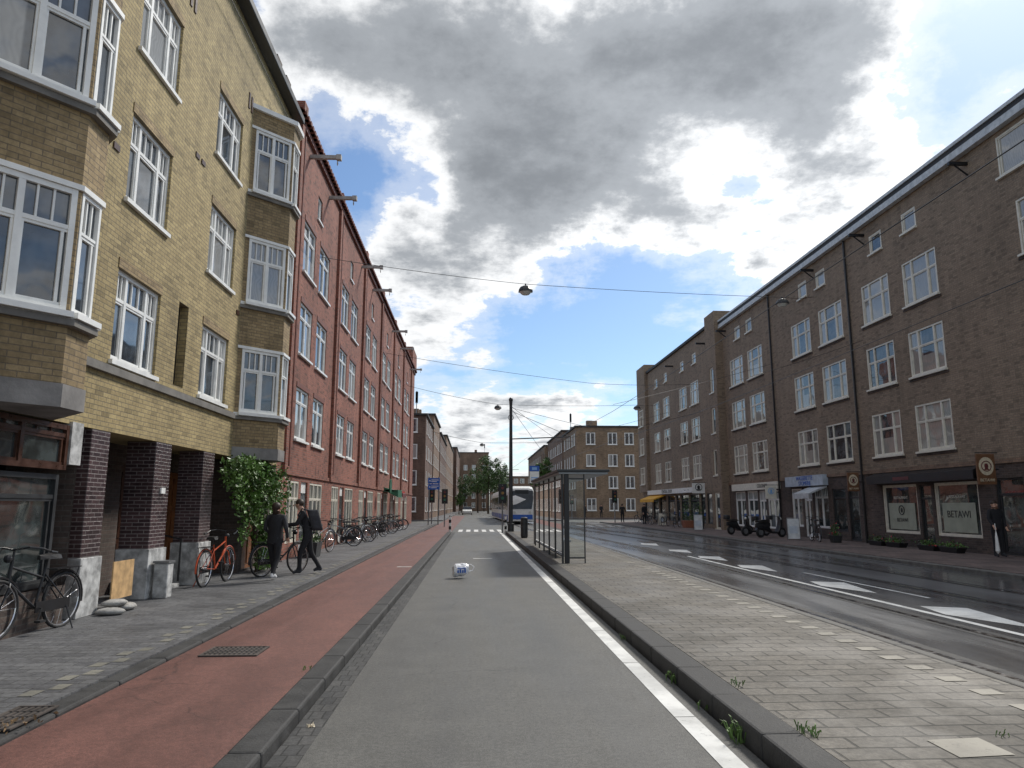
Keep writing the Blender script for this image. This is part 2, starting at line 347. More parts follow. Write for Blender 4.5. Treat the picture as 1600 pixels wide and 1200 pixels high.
def bay(b,pts,z0,z1,rows,wm,styles,ins=.05,sill='white'):
    mb=MB()
    for (p,q),st in zip(zip(pts,pts[1:]),styles):
        L=math.dist(p,q); T=Matrix.Translation((p[0],p[1],0))@Matrix.Rotation(math.atan2(q[1]-p[1],q[0]-p[0]),4,'Z')
        ii=ins if L>.8 else .03
        mb.T=T; ops=[(ii,L-ii*.6,a,c) for a,c in rows]; wall_front(mb,0,L,z0,z1,ops,.1)
        for a,c in rows: win(b,T,(L+ii*.4)/2,a,L-ii*1.6,c-a,st,y=.03)
    cx=sum(p[0] for p in pts)/len(pts)
    def out(k): return [(cx+(p[0]-cx)*(1+k*.035),p[1]*(1+k*.045)-(0.002)) for p in pts]
    for a,c in rows:
        s=MB(); s.prism(out(1.5),a-.08,a-.004,0); s.obj('bay_sill',M['white'],b)
        if sill!='white':
            s=MB(); s.prism(out(2.4),a-.16,a-.083,0); s.obj('bay_ledge',M[sill],b)
        s=MB(); s.prism(out(1.0),c+.004,c+.07,0); s.obj('bay_cornice',M['white'],b)
    mb.obj('bay_wall',[wm],b)
    s=MB(); s.prism(out(.6),z0-.27,z0-.003,0); s.obj('bay_base',[M['slab']],b)
    s=MB(); s.prism(out(2.6),z1+.003,z1+.12,0); s.obj('bay_roof',[M['white']],b)
# ================================================================ SETTING
def sheet(name,x0,x1,y0,y1,z,mat):
    s=MB(); s.poly([(x0,y0,z),(x1,y0,z),(x1,y1,z),(x0,y1,z)]); return s.obj(name,mat,kind='structure')
def slabs(name,x0,x1,y0,y1,z,mat,z0=-.05):
    s=MB(); s.box(x0,x1,y0,y1,z0,z); return s.obj(name,mat,kind='structure')
def kerbline(name,x0,x1,y0,y1,z,mat,step=1.0):
    s=MB(); y=y0
    while y<y1:
        d=R.uniform(-.002,.002); s.box(x0+d,x1+d,y+.002,y+step-.002,-.05,z+R.uniform(-.002,.002)); y+=step
    return s.obj(name,mat,kind='structure',bevel=.022)
s=MB(); s.poly([(-1500,-300,-.03),(1500,-300,-.03),(1500,2500,-.03),(-1500,2500,-.03)]); s.obj('ground',M['ground'],kind='structure')
sheet('road',-6,17,46,330,-.008,M['asph'])
sheet('bus_lane',-1.12,1.9,-6,46,0,M['asph'])
sheet('gutter',-1.33,-1.12,-6,46,-.004,M['gut'])
sheet('tramway_road',4.75,12.35,-6,75,0,M['asphw'])
slabs('cycle_path',-3.16,-1.57,-6,46,.055,M['redas'])
sheet('cycle_path_far',-3.16,-1.4,46,120,.002,M['redas'])
kerbline('cycle_kerb',-1.57,-1.34,-6,44,.095,M['kerb'])
kerbline('pavement_kerb',-3.36,-3.165,-6,64,.09,M['kerb'])
slabs('pavement',-7.6,-3.365,-6,65,.1,M['pavl'])
slabs('pavement_far',-7.6,-3.3,79,224,.1,M['pavl'])
kerbline('platform_kerb',1.92,2.2,-6,44,.155,M['kerb'])
slabs('tram_platform',2.205,4.6,-6,43.5,.145,M['pavr'])
kerbline('platform_edge',4.61,4.75,-6,44,.15,M['kerb2'])
kerbline('far_pavement_kerb',12.35,12.6,-6,71,.1,M['kerb2'])
slabs('far_pavement',12.61,17.2,-6,71,.11,M['pavf'])
slabs('far_corner_pavement',10.8,28,91,140,.1,M['pavf'])
mk_=MB(); z=.004
y=-4
while y<44:
    mk_.poly([(1.60,y+.004,.004),(1.765,y+.004,.004),(1.765,y+1.98,.004),(1.60,y+1.98,.004)]); y+=1.99
for i in range(6): mk_.poly([(-1.0+i*.52,47,z-.006),(-.72+i*.52,47,z-.006),(-.72+i*.52,51,z-.006),(-1.0+i*.52,51,z-.006)])
for i in range(5): mk_.poly([(8.6+i*.8,58,z),(9.0+i*.8,58,z),(9.0+i*.8,61,z),(8.6+i*.8,61,z)])
mk_.poly([(7.04,2,z),(7.16,2,z),(7.16,24,z),(7.04,24,z)]); mk_.poly([(8.2,13.0,z),(8.28,13.0,z),(8.28,18,z),(8.2,18,z)])
for Y,k in ((6.9,1.2),(10.9,1.1),(14.9,1.05),(19.4,1.0),(23.0,1.0),(26.6,1.0),(31.2,1.0)):
    mk_.poly([(7.24,Y+.15*k,z),(7.7,Y-1.1*k,z),(8.05,Y+.75*k,z),(7.42,Y+1.0*k,z)])
mk_.poly([(.0,23.2,z),(.6,23.2,z),(.6,23.35,z),(.0,23.35,z)])
mk_.poly([(-2.0,19.5,.06),(-1.62,19.5,.06),(-1.62,19.62,.06),(-2.0,19.62,.06)])
mk_.obj('road_markings',M['mark'],kind='structure')
t=MB(); y=-4; i=0
while y<44:
    if R.random()<.9: t.poly([(4.1,y,.15),(4.3,y,.15),(4.3,y+.17,.15),(4.1,y+.17,.15)])
    y+=.45
t.poly([(2.95,4.5,.1495),(3.32,4.53,.1495),(3.32,4.86,.1495),(2.95,4.83,.1495)])
t.obj('pale_paving_tiles',M['tile'],kind='structure')
t=MB(); y=-4
while y<62:
    i+=1
    if R.random()<.85: t.poly([(-3.62-(i%2)*.12,y,.104),(-3.5-(i%2)*.12,y,.104),(-3.5-(i%2)*.12,y+.19,.104),(-3.62-(i%2)*.12,y+.19,.104)])
    y+=.21 if i%2 else .34
t.obj('worn_paving_tiles',M['tile2'],kind='structure')
def railx(y,c0,c1):
    k=min(1,max(0,(y-25)/35)); k=k*k*(3-2*k); return c0+(c1-c0)*k-max(0,y-60)*.02
r=MB()
for c0,c1 in ((5.95,4.4),(9.7,7.8)):
    for off in (-.72,.72):
        for a,b,m,zz in ((-.16,.18,2,.003),(-.06,.03,0,.007),(.03,.085,1,.005)):
            for k in range(-3,40):
                y0=k*3.0;y1=y0+3.0
                r.poly([(railx(y0,c0,c1)+off+a,y0,zz),(railx(y0,c0,c1)+off+b,y0,zz),(railx(y1,c0,c1)+off+b,y1,zz),(railx(y1,c0,c1)+off+a,y1,zz)],m)
r.obj('tram_rails',[M['steel'],M['rubber'],M['kerb']],kind='structure')
# ================================================================ BUILDINGS
b=thing('apartment_building','yellow brick apartment building with white bay windows above dark glazed columns','building',(-5.5,2,0),rad(90))
rows=[(3.83,5.28),(6.42,7.88),(9.02,10.48)]
ops=[]
for a,c in ((8.91,10.43),(12.4,13.95)):
    for r0,r1 in rows: ops.append((a,c,r0,r1))
slot=(11.2,11.65,3.83,5.4)
mb=MB(); wall_front(mb,0,18.4,2.75,13.0,ops+[slot],.16)
mb.poly([(slot[0],.16,slot[2]),(slot[1],.16,slot[2]),(slot[1],.16,slot[3]),(slot[0],.16,slot[3])],1)
shell(mb,18.4,10,2.75,13.0); mb.poly([(0,0,2.75),(0,10,2.75),(18.4,10,2.75),(18.4,0,2.75)])
mb.obj('wall',[M['yb'],M['black']],b)
for a,c,r0,r1 in ops: win(b,I4,(a+c)/2,r0,c-a,r1-r0,'y')
s=MB(); s.box(7.7,14.5,-.07,.0,3.6,3.72); s.obj('string_course',M['stone'],b)
boxes('window_lintel',M['yb2'],b,[(a-.02,c+.02,-.015,-.001,r1+.002,r1+.16) for a,c,r0,r1 in ops])
s=MB(); s.box(-.2,18.35,-.3,10.2,13.003,13.2); s.box(-.2,18.35,-.22,10.2,13.2,13.32,1); s.obj('roof',[M['dgrey'],M['roof']],b,bevel=.02)
for xx in (10.6,10.8,14.2,14.4):
    s=MB(); s.box(xx,xx+.09,-.02,.0,11.1,11.5); s.obj('wall_vent',M['wood'],b)
for xx,zz in ((11.4,8.4),(11.7,8.4),(8.4,7.0),(8.4,9.7),(14.3,6.0)):
    s=MB(); s.box(xx,xx+.18,-.02,0,zz,zz+.1); s.obj('wall_vent',M['wood'],b)
brows=[(3.85,5.34),(6.48,7.97),(9.1,10.6)]
bay(b,[(5.35,0),(6.3,-.8),(6.78,-.8),(7.6,0)],3.02,13.0,brows,M['yb2'],['yb','yn','yn'],.06,'stone')
bay(b,[(14.62,0),(15.42,-.8),(16.0,-.8),(16.85,0)],2.98,11.3,[(3.77,5.27),(6.4,7.98),(9.2,10.8)],M['yb2'],['yb','yn','yn'],.1,'stone')
s=MB(); s.box(.2,4.2,-.4,-.001,3.0,12.9); s.obj('projecting_wall',M['yb2'],b)
gm=MB(); gm.T=Matrix.Translation((0,.95,0)); gops=[(9.2,10.6,.75,2.45),(11.6,12.55,.3,2.4),(13.5,14.4,.2,2.35)]
wall_front(gm,8.3,15.5,.1,2.75,gops,.12)
gm.T=I4
gm.poly([(8.3,.95,.1),(8.3,0.0,.1),(8.3,0.0,2.75),(8.3,.95,2.75)]); gm.poly([(15.5,0,.1),(15.5,.95,.1),(15.5,.95,2.75),(15.5,0,2.75)])
wall_front(gm,15.5,18.4,.1,2.748,[(15.8,16.7,.15,2.3)],.1)
wall_front(gm,0,8.3,.1,.6,[],.1)
gm.poly([(0,.01,.1),(0,10,.1),(0,10,2.75),(0,.01,2.75)]); gm.poly([(18.4,.01,.1),(18.4,10,.1),(18.4,10,2.75),(18.4,.01,2.75)])
gm.obj('ground_floor_wall',M['db'],b)
T=Matrix.Translation((0,.95,0)); win(b,T,9.9,.75,1.4,1.7,'wood')
for xx,w,z0,z1,y0,dm_ in ((12.07,.95,.3,2.4,.95,'wood'),(13.95,.9,.2,2.35,.95,'door'),(16.25,.9,.15,2.3,0,'door')):
    d=MB(); h=z1-z0; d.box(-w/2,w/2,.0,.05,0,h)
    for k in range(2):
        for q in range(3): d.box(-w/2+.1+k*(w/2-.03),-.06+k*(w/2-.03)+.0,-.02,-.001,.12+q*h*.31,.12+q*h*.31+h*.26)
    dd=d.obj('door',M[dm_],b,(xx,y0+.05,z0)); hn=MB(); hn.tube([(w/2-.09,-.0,h*.45),(w/2-.09,-.07,h*.45),(w/2-.2,-.07,h*.45)],.012); hn.obj('handle',M['steel'],dd)
for k,(xa,xb) in enumerate(((1.0,3.4),(3.5,5.9),(6.0,8.0))):
    win(b,I4,(xa+xb)/2,.61,xb-xa,1.45,'s',y=.1,name='shop_window'); win(b,I4,(xa+xb)/2,2.12,xb-xa,.6,'wood',y=.02,name='transom_window')
s=MB(); s.box(8.02,8.3,-.04,.3,2.2,2.78,0); s.obj('corner_post',M['plaster'],b)
for (xa,xb) in ((8.62,9.15),(10.75,11.4),(12.98,13.6)):
    s=MB(); s.box(xa,xb,.005,.5,.92,2.747,0); s.box(xa-.03,xb+.03,-.025,.53,.1,.92,1); s.obj('column',[M['pb'],M['plaster']],b,bevel=.01)
s=MB()
for k in range(3): s.box(11.5,12.7,.2+k*.25,.94,.1+k*.07,.17+k*.07)
s.obj('door_steps',M['plaster'],b)
s=MB(); s.tube([(12.75,.25,.2),(12.75,.25,1.0),(12.75,.9,1.15)],.02); s.obj('handrail',M['black'],b)
s=MB(); s.box(11.02,11.18,-.03,-.001,1.86,1.96); s.obj('house_number_plate',M['white'],b)
for xx in (16.6,17.6):
    s=MB(); s.box(xx,xx+.5,.1,.6,13.32,14.15)
    for q in (.13,.37): s.tube([(xx+q,.35,14.15),(xx+q,.35,14.45)],.08,8)
    s.obj('chimney',M['db'],b)
# --- red brick building (x=Y-20.4)
b=thing('apartment_building','long red brick apartment building with white paired windows and hoisting beams','building',(-5.5,20.4,0),rad(90))
ops=[];smalls=[];g=[]
for k in range(6):
    x=1.8+6.7*k
    for a,c in ((0,1.65),(2.35,4.05)):
        for r0,r1 in ((3.68,5.3),(6.35,8.02),(9.05,10.75)): ops.append((x+a,x+a+c-a,r0,r1))
    smalls.append((x+1.7,x+2.4,11.5,12.35))
    g+=[(x-.5,x+.9,.55,2.4),(x+1.2,x+2.1,.15,2.4),(x+2.4,x+4.4,.55,2.4)]
mb=MB(); wall_front(mb,.0,44.6,.1,13.4,ops+smalls+g,.14); shell(mb,44.6,10,.1,13.4); mb.obj('wall',M['rb'],b)
for a,c,r0,r1 in ops: win(b,I4,(a+c)/2,r0,c-a,r1-r0,'r',y=.07)
for a,c,r0,r1 in smalls: win(b,I4,(a+c)/2,r0,c-a,r1-r0,'rs')
for i,(a,c,r0,r1) in enumerate(g):
    if i%3!=1: win(b,I4,(a+c)/2,r0,c-a,r1-r0,'sc',y=.05)
    else:
        d=MB(); w=c-a; d.box(-w/2,w/2,0,.05,0,r1-r0); 
        for q in range(2): d.box(-w/2+.09+q*w/2-.02*q,-.04+q*w/2-.02*q,-.02,-.001,.3,1.9,1)
        d.obj('door',[M['white'],M['gs']],b,((a+c)/2,.06,r0))
for k in range(7):
    s=MB(); x=.55+6.7*k; s.box(x,x+.3,-.10,-.001,2.6,13.9); s.box(x-.08,x+.38,-.15,.3,13.9,14.1); s.obj('pilaster',M['rb'],b)
s=MB(); s.box(0,44.6,-.1,10,13.403,13.6); s.extr([(-.2,13.6),(.0,13.72),(1.2,14.3),(9,14.3),(10,13.6)],'x',.0,44.6,1)
for k in range(0,148): s.box(.1+k*.3,.28+k*.3,-.24,-.05,13.6,13.72,1)
s.obj('roof',[M['rtile'],M['rtile']],b)
s=MB(); s.box(.9,44.6,-.05,-.001,2.55,2.68); s.obj('brick_band',M['rb'],b)
boxes('window_lintel',M['rtile'],b,[(a-.03,c+.03,-.02,-.001,r1+.002,r1+.15) for a,c,r0,r1 in ops])
s=MB(); s.box(40.5,44.6,-.16,4,13.6,15.2); s.obj('corner_parapet',M['rb'],b)
for k,x in enumerate((2.0,5.2,13.1,16.9,26.1,31.4,39.6)):
    s=MB(); s.box(x,x+.12,-.95,.0,12.97,13.09); s.box(x-.03,x+.15,-1.02,-.86,12.94,13.11); s.ring((x+.06,-.9,12.82),.06,.012,10,5); s.obj('hoisting_beam',M['beam'],b)
for k in range(6):
    s=MB(); x=1.0+6.7*k
    s.tube([(x+.05,-.06,2.8),(x+.05,-.06,13.2)],.045,6); s.obj('downpipe',M['rtile'],b)
for k in range(4):
    s=MB(); s.box(8+9*k,8.7+9*k,2.5,3.3,14.3,15.4); s.obj('chimney',M['rb'],b)
s=MB(); s.box(24,26.4,-.9,0,2.5,2.6); s.extr([(-.9,2.15),(-.9,2.5),(-.02,2.75),(-.02,2.6)],'x',24,26.4,1); s.obj('awning',[M['green'],M['green']],b)
s=MB(); s.tube([(21.5,-.75,2.75),(21.5,-.68,2.75)],.42,20); s.obj('round_sign',M['green'],b)
s=MB(); s.box(28,30.4,-.7,-.001,2.45,2.6); s.extr([(-.8,2.2),(-.8,2.45),(-.02,2.75),(-.02,2.6)],'x',28,30.4,1); s.obj('awning',[M['red'],M['maroon']],b)
# --- right brown buildings
def RX(Y0,Y1,off): return (off-Y1,off-Y0)
b=thing('apartment_building','long brown brick block with cream windows above street shops','building',(16.5,46,0),rad(-90))
WY=[(14.8,16.8),(17.8,19.9),(23.8,25.85),(26.8,28.8),(30.5,32.7),(33.6,35.7),(39.6,41.8),(42.6,44.8)]
rows=[(3.62,5.34),(6.41,8.13),(9.15,10.87)]
ops=[(*RX(a,c,46),r0,r1) for a,c in WY for r0,r1 in rows]
sm=[(*RX(a,c,46),12.0,12.8) for a,c in ((24.7,25.6),(27.0,27.9),(31.8,32.7),(33.7,34.6),(40.9,41.8),(42.8,43.7))]
sm.append((*RX(19.0,20.4,46),11.85,13.2)); sm.append((*RX(16.0,17.4,46),11.85,13.2))
mb=MB(); wall_front(mb,0,34,2.95,13.6,ops+sm,.14); shell(mb,34,11,.1,13.6); mb.obj('wall',M['bb'],b)
for a,c,r0,r1 in ops: win(b,I4,(a+c)/2,r0,c-a,r1-r0,'b',y=.05)
for a,c,r0,r1 in sm: win(b,I4,(a+c)/2,r0,c-a,r1-r0,'bs',y=.05)
gop=[(*RX(26.2,28.5,46),.6,2.45),(*RX(22.9,25.2,46),.6,2.45),(*RX(25.35,26.05,46),.15,2.4),(*RX(33.0,34.4,46),.6,2.5),(*RX(34.6,35.5,46),.15,2.5),(*RX(35.7,36.9,46),.6,2.5),
     (*RX(38.3,40.0,46),.4,2.5),(*RX(40.2,41.2,46),.15,2.5),(*RX(41.4,43.0,46),.4,2.5),(*RX(43.3,45.0,46),.4,2.5),(*RX(30.3,31.2,46),.15,2.5),(*RX(31.4,32.6,46),.5,2.4),(*RX(20.9,22.1,46),.15,2.5),(*RX(17.6,20,46),.6,2.4)]
mb=MB(); wall_front(mb,0,34,.1,2.947,gop,.2); mb.obj('ground_floor_wall',M['db'],b)
for i,(a,c,r0,r1) in enumerate(gop): win(b,I4,(a+c)/2,r0,c-a,r1-r0,'sw' if i in(3,4,5,6,7,8,9) else ('sp' if i in (0,1) else 's'),y=.08,name='door' if r0<.3 else 'shop_window')
s=MB(); s.box(0,34,-.22,11,13.603,13.78); s.box(0,34,-.26,-.1,13.78,13.9,1); s.obj('roof',[M['roof'],M['zinc']],b)
s=MB(); s.box(0,34,-.24,-.02,13.35,13.6); s.obj('gutter',M['zinc'],b)
for Y in (29.8,38.2):
    s=MB(); s.tube([(46-Y,-.07,.1),(46-Y,-.07,13.35)],.05,6); s.obj('downpipe',M['black'],b)
for Y in (21.8,28.3,32.9,45.3):
    s=MB(); s.box(46-Y,46-Y+.1,-.65,-.001,12.95,13.06); s.tube([(46-Y+.05,-.45,12.95),(46-Y+.05,-.01,12.6)],.03,5); s.obj('hoisting_beam',M['black'],b)
boxes('brick_sill_band',M['db'],b,[(a-.1,c+.1,-.035,-.001,r0-.16,r0-.075) for a,c,r0,r1 in ops])
s=MB(); s.box(0,34,-.05,-.001,2.95,3.1); s.obj('brick_band',M['bb2'],b)
s=MB(); s.box(*RX(22.5,28.9,46),-.35,-.001,2.5,2.62); s.extr([(-.4,2.5),(-.4,2.8),(-.05,2.93),(-.05,2.64)],'x',*RX(22.5,28.9,46),1)
s.box(*RX(26.0,27.0,46),-.41,-.402,2.6,2.72,2); s.obj('shop_canopy',[M['black'],M['black'],M['maroon']],b)
boxes('window_blind',M['blind'],b,[(*RX(26.5,28.2,46),.062,.075,.75,1.75),(*RX(23.2,24.9,46),.062,.075,.75,1.75)])
text('RESTAURANT',.15,M['cream'],b,(46-27.35,.055,1.95)); text('BETAWI',.2,M['dgrey'],b,(46-27.35,.055,1.1))
s=MB(); s.ring((46-27.35,.05,1.48),.17,.018,20,5); s.ball((46-27.35,.05,1.48),.07,.008,.1); s.obj('emblem',M['dgrey'],b)
text('RESTAURANT',.14,M['cream'],b,(46-24.05,.055,1.95)); text('BETAWI',.34,M['dgrey'],b,(46-24.05,.055,1.35))
s=MB(); s.box(*RX(32.9,37.0,46),-.25,-.001,2.6,3.1); s.obj('shop_fascia',M['gblue'],b)
text('WASSERETTE',.3,M['blue'],b,(46-34.8,-.26,2.97)); text('STOMERIJ',.3,M['blue'],b,(46-34.8,-.26,2.72))
s=MB(); s.extr([(-.95,2.15),(-.95,2.22),(-.02,2.58),(-.02,2.5)],'x',*RX(33.0,34.6,46)); s.extr([(-.95,1.98),(-.95,2.149),(-.93,2.149),(-.93,1.98)],'x',*RX(33.0,34.6,46)); s.obj('awning',M['zinc'],b)
s=MB(); s.box(*RX(38.2,45.1,46),-.18,-.001,2.55,2.95); s.obj('shop_fascia',M['cream'],b); text('COLONIAL',.3,M['black'],b,(46-40.2,-.19,2.75))
def blade(nm,lab,loc,w,h,mat,txt,tm,gap=.12,oval=None):
    t=thing(nm,lab,'sign',loc); q=MB(); q.box(-w-gap,-gap,-.03,.03,0,h); q.obj('sign_panel',mat,t,bevel=.01)
    q=MB(); q.tube([(0,0,h*.5),(-gap-.02,0,h*.5)],.02); q.obj('bracket',M['black'],t)
    q=MB(); q.tube([(0,0,h+.04),(-w-gap,0,h+.04)],.015); q.obj('bracket',M['black'],t)
    cx=-gap-w/2; cz=h*.6
    if oval:
        q=MB(); n=20; q.loft([[(cx+w*.40*math.cos(2*math.pi*j/n),yy,cz+h*.30*math.sin(2*math.pi*j/n)) for j in range(n)] for yy in (-.031,-.037)]); q.obj('oval_field',oval,t)
    q=MB(); q.ring((cx,-.04,cz),w*.26,w*.025,18,5); q.ball((cx,-.04,cz),w*.11,.008,w*.16); q.poly([(cx-w*.16,-.043,cz-w*.2),(cx+w*.16,-.043,cz-w*.2),(cx,-.043,cz-w*.02)]); q.obj('emblem',tm,t)
    if txt: text(txt,w*.22,M['beige'] if oval else tm,t,(cx,-.036,h*.14))
    return t
blade('hanging_sign','brown hanging sign with cream oval emblem above the restaurant',(16.45,21.8,2.3),.6,.95,M['brownsign'],'BETAWI',M['maroon'],oval=M['beige'])
blade('hanging_sign','brown hanging sign with cream oval emblem on the wall',(16.45,29.9,2.25),.5,.78,M['brownsign'],'BETAWI',M['maroon'],oval=M['beige'])
blade('hanging_sign','small pale sign projecting beside the laundry',(16.3,38.0,2.0),.6,.7,M['cream'],None,M['lblue'])
blade('hanging_sign','white round-emblem shop sign on a bracket',(16.3,50.0,2.5),.9,.7,M['white'],None,M['black'])
b=thing('apartment_building','brown brick block with a projecting stair tower and corner tower','building',(16.5,70,0),rad(-90))
WY=[(51.5,53.5),(54.5,56.5),(59.5,61.5),(62.8,64.8)]
ops=[(*RX(a,c,70),r0,r1) for a,c in WY for r0,r1 in rows]+[(*RX(a,a+.9,70),12.2,13.0) for a in (51.8,55.0,60,63.2)]
gop=[(*RX(a,a+c,70),.4,2.5) for a,c in ((48.6,2),(51,1),(52.4,2.2),(55,2),(57.4,1),(58.8,2.2),(61.6,2),(64,2),(66.6,2.6))]
mb=MB(); wall_front(mb,0,22,.1,14.1,ops+gop,.14); shell(mb,22,11,.1,14.1); mb.obj('wall',M['bb'],b)
for a,c,r0,r1 in ops: win(b,I4,(a+c)/2,r0,c-a,r1-r0,'b' if c-a>1.2 else 'bs',y=.05)
for a,c,r0,r1 in gop: win(b,I4,(a+c)/2,r0,c-a,r1-r0,'s',y=.08,name='shop_window')
s=MB(); s.box(0,22,-.15,11,14.103,14.3); s.obj('roof',M['roof'],b)
tw=MB(); tw.T=Matrix.Translation((22,-.5,0)); o2=[(.6,1.4,r0,r1) for r0,r1 in rows]+[(.5,1.5,.15,2.5)]; wall_front(tw,0,2,.1,14.6,o2,.12)
tw.T=I4; tw.poly([(24,-.5,.1),(24,3,.1),(24,3,14.6),(24,-.5,14.6)]); tw.poly([(22,3,.1),(22,-.5,.1),(22,-.5,14.6),(22,3,14.6)]); tw.poly([(22,-.5,14.6),(24,-.5,14.6),(24,3,14.6),(22,3,14.6)])
tw.obj('stair_tower',M['bb'],b)
T=Matrix.Translation((22,-.5,0))
for a,c,r0,r1 in o2: win(b,T,(a+c)/2,r0,c-a,r1-r0,'bs')
s=MB(); s.box(-.05,3.2,-.3,6,2.9,15.0); s.obj('corner_tower',M['bb'],b)
for r0,r1 in rows: win(b,Matrix.Translation((0,-.3,0)),1.6,r0,1.6,1.6,'b',y=-.01)
s=MB(); s.box(3.3,19,-.35,-.001,2.62,3.0); s.obj('shop_fascia',M['white'],b); text('CENTRAL ZOOM',.42,M['black'],b,(10,-.36,2.81))
s=MB(); s.extr([(-1.1,2.1),(-1.1,2.2),(-.02,2.62),(-.02,2.5)],'x',3.4,8.4); s.extr([(-1.1,1.95),(-1.1,2.1),(-1.08,2.1),(-1.08,1.95)],'x',3.4,8.4); s.obj('awning',M['yellow'],b)
for Y in (49.5,58):
    s=MB(); s.box(70-Y,70-Y+.12,-.7,-.001,13.05,13.17); s.obj('hoisting_beam',M['black'],b)
# --- distant buildings
def block(label,ox,oy,L,D,H,mat,front,side,nfl,roofm,st='f',fl=2.9,step=2.6,top=.9,ant=0,gap=.45):
    b=thing('apartment_building',label,'building',(ox,oy,0),0)
    mb=MB(); zr=[(1.0+fl*i,2.6+fl*i) for i in range(nfl)]
    def fac(T,LL):
        n=int(LL/step); m0=(LL-n*step)/2
        o=[(m0+step*i+gap+(.25 if i%2 else -.1),m0+step*i+step-gap+(.1 if i%2 else -.25),a,c) for i in range(n) for a,c in zr]; mb.T=T; wall_front(mb,0,LL,.1,H,o,.12)
        for a,c,r0,r1 in o[:96 if not (front and side) else 48]: win(b,T,(a+c)/2,r0,c-a,r1-r0,st,y=.05,single=True)
    TL=Matrix.Translation((0,D,0))@Matrix.Rotation(rad(-90),4,'Z'); TR=Matrix.Translation((L,0,0))@Matrix.Rotation(rad(90),4,'Z')
    if front: fac(I4,L)
    if side=='L': fac(TL,D)
    if side=='R': fac(TR,D)
    mb.T=I4; shell(mb,L,D,.1,H,0,not front,'B'+('R' if side=='L' else 'L')); mb.obj('wall',mat,b)
    s=MB(); s.box(-.2,L+.2,-.2,D+.2,H+.003,H+.22); s.obj('roof',[M['zinc'] if roofm else M['roof']],b)
    for i in range(3):
        s=MB(); xx=L*.75 if side=='R' else L*.2; s.box(xx,xx+.8,2+i*D/3.5,2.9+i*D/3.5,H+.22,H+.22+top+.5*(i%2)); s.obj('chimney',mat,b)
    for i in range(ant):
        s=MB(); x,y=(L-1.2-i*.7 if side=='R' else 1.5+i*2),1.5+i*3; s.tube([(x,y,H+.2),(x,y,H+3.0)],.05,5)
        for q in range(3): s.box(x-.14+q*.02,x+.14,y-.1,y+.1,H+1.6+q*.05,H+2.9)
        s.obj('antenna',M['mgrey'],b)
    return b
block('brown brick corner building with rows of small white windows',13.6,95,12,14,12.0,M['bb3'],True,'L',4,0,gap=.6)
block('brown brick building with higher parapet beyond the corner',13.5,109.2,12,22,12.9,M['bb2'],True,'L',4,0,gap=.7,ant=1)
block('tan brick apartment building farther down the street',13.0,132,12,40,12.5,M['bb3'],True,'L',4,0,gap=.8)
block('dark brown brick corner building with white windows',-17.4,80,12,14,11.6,M['bb4'],True,'R',4,0,ant=1,step=2.9,gap=.8)
block('brown brick building with a higher parapet along the street',-17.3,94.2,12,16,13.4,M['bb2'],True,'R',4,0,step=3.2,gap=1.0)
block('reddish brown brick building farther along the street',-17.2,110.5,12,24,12.6,M['bb4'],True,'R',4,0,ant=2,step=3.4,gap=1.1)
block('pale brick apartment building far along the street',-17.2,135,12,45,14.6,M['bb2'],True,'R',4,0,step=3.6,gap=1.2)
block('long brown brick building at the far end',-16.4,181,12,40,16,M['bb4'],True,'R',4,0,step=5,gap=1.7)
block('brown brick building closing the bend of the street',-13,226,17.5,25,18,M['bb2'],True,'R',5,0,step=2.9,gap=.8,ant=1)
block('brown brick building closing the end of the street',6,262,26,14,12,M['bb2'],True,'L',4,0)
block('brick building behind the side street',-40,72,22,9,11,M['bb2'],True,'R',3,0)
# ================================================================ STREET FURNITURE
b=thing('tram_shelter','dark framed glass tram shelter with flat cantilevered roof on the platform','bus shelter',(2.35,19.4,.145))
s=MB(); s.box(-.12,1.3,-.15,8.8,2.40,2.47); s.box(-.08,1.26,-.1,8.75,2.34,2.397,1); s.obj('roof',[M['dgrey'],M['mgrey']],b,bevel=.01)
for k in range(6):
    s=MB(); s.box(.0,.05,k*1.72,k*1.72+.05,0,2.337); s.obj('post',M['dgrey'],b)
for k in range(5):
    s=MB(); s.poly([(.025,k*1.72+.055,.2),(.025,k*1.72+1.715,.2),(.025,k*1.72+1.715,2.2),(.025,k*1.72+.055,2.2)]); s.obj('glass_panel',M['cg'],b)
    s=MB(); s.box(.01,.045,k*1.72+.055,k*1.72+1.715,2.2,2.24); s.box(.01,.045,k*1.72+.055,k*1.72+1.715,.16,.2); s.obj('rail',M['dgrey'],b)
s=MB(); s.box(.07,.2,-.06,.02,0,2.337); s.obj('advertising_pillar',M['black'],b,bevel=.01)
s=MB(); s.box(.60,.63,-.03,.01,0,2.337); s.box(.2,.60,-.02,.0,.12,.16); s.box(.2,.6,-.02,.0,2.2,2.24); s.obj('end_frame',M['dgrey'],b)
s=MB(); s.poly([(.2,-.01,.16),(.6,-.01,.16),(.6,-.01,2.2),(.2,-.01,2.2)]); s.obj('end_glass',M['cg'],b)
s=MB(); s.box(.18,.55,2.2,6.0,.45,.49); 
for k in (2.4,4.1,5.8): s.box(.3,.36,k,k+.06,0,.45)
s.obj('bench',M['mgrey'],b)
s=MB(); s.box(.1,.16,6.5,7.6,.8,2.0); s.obj('notice_board',M['white'],b)
b=thing('stop_sign','blue and white tram stop sign on a grey post','sign',(2.45,29.2,.145))
s=MB(); s.tube([(0,0,0),(0,0,3.1)],.04,8); s.obj('post',M['mgrey'],b); s=MB(); s.box(-.2,.2,-.04,.04,2.88,3.1); s.obj('sign_panel',M['blue'],b)
s=MB(); s.box(-.19,.19,-.045,.045,2.4,2.87); s.obj('timetable_panel',M['white'],b)
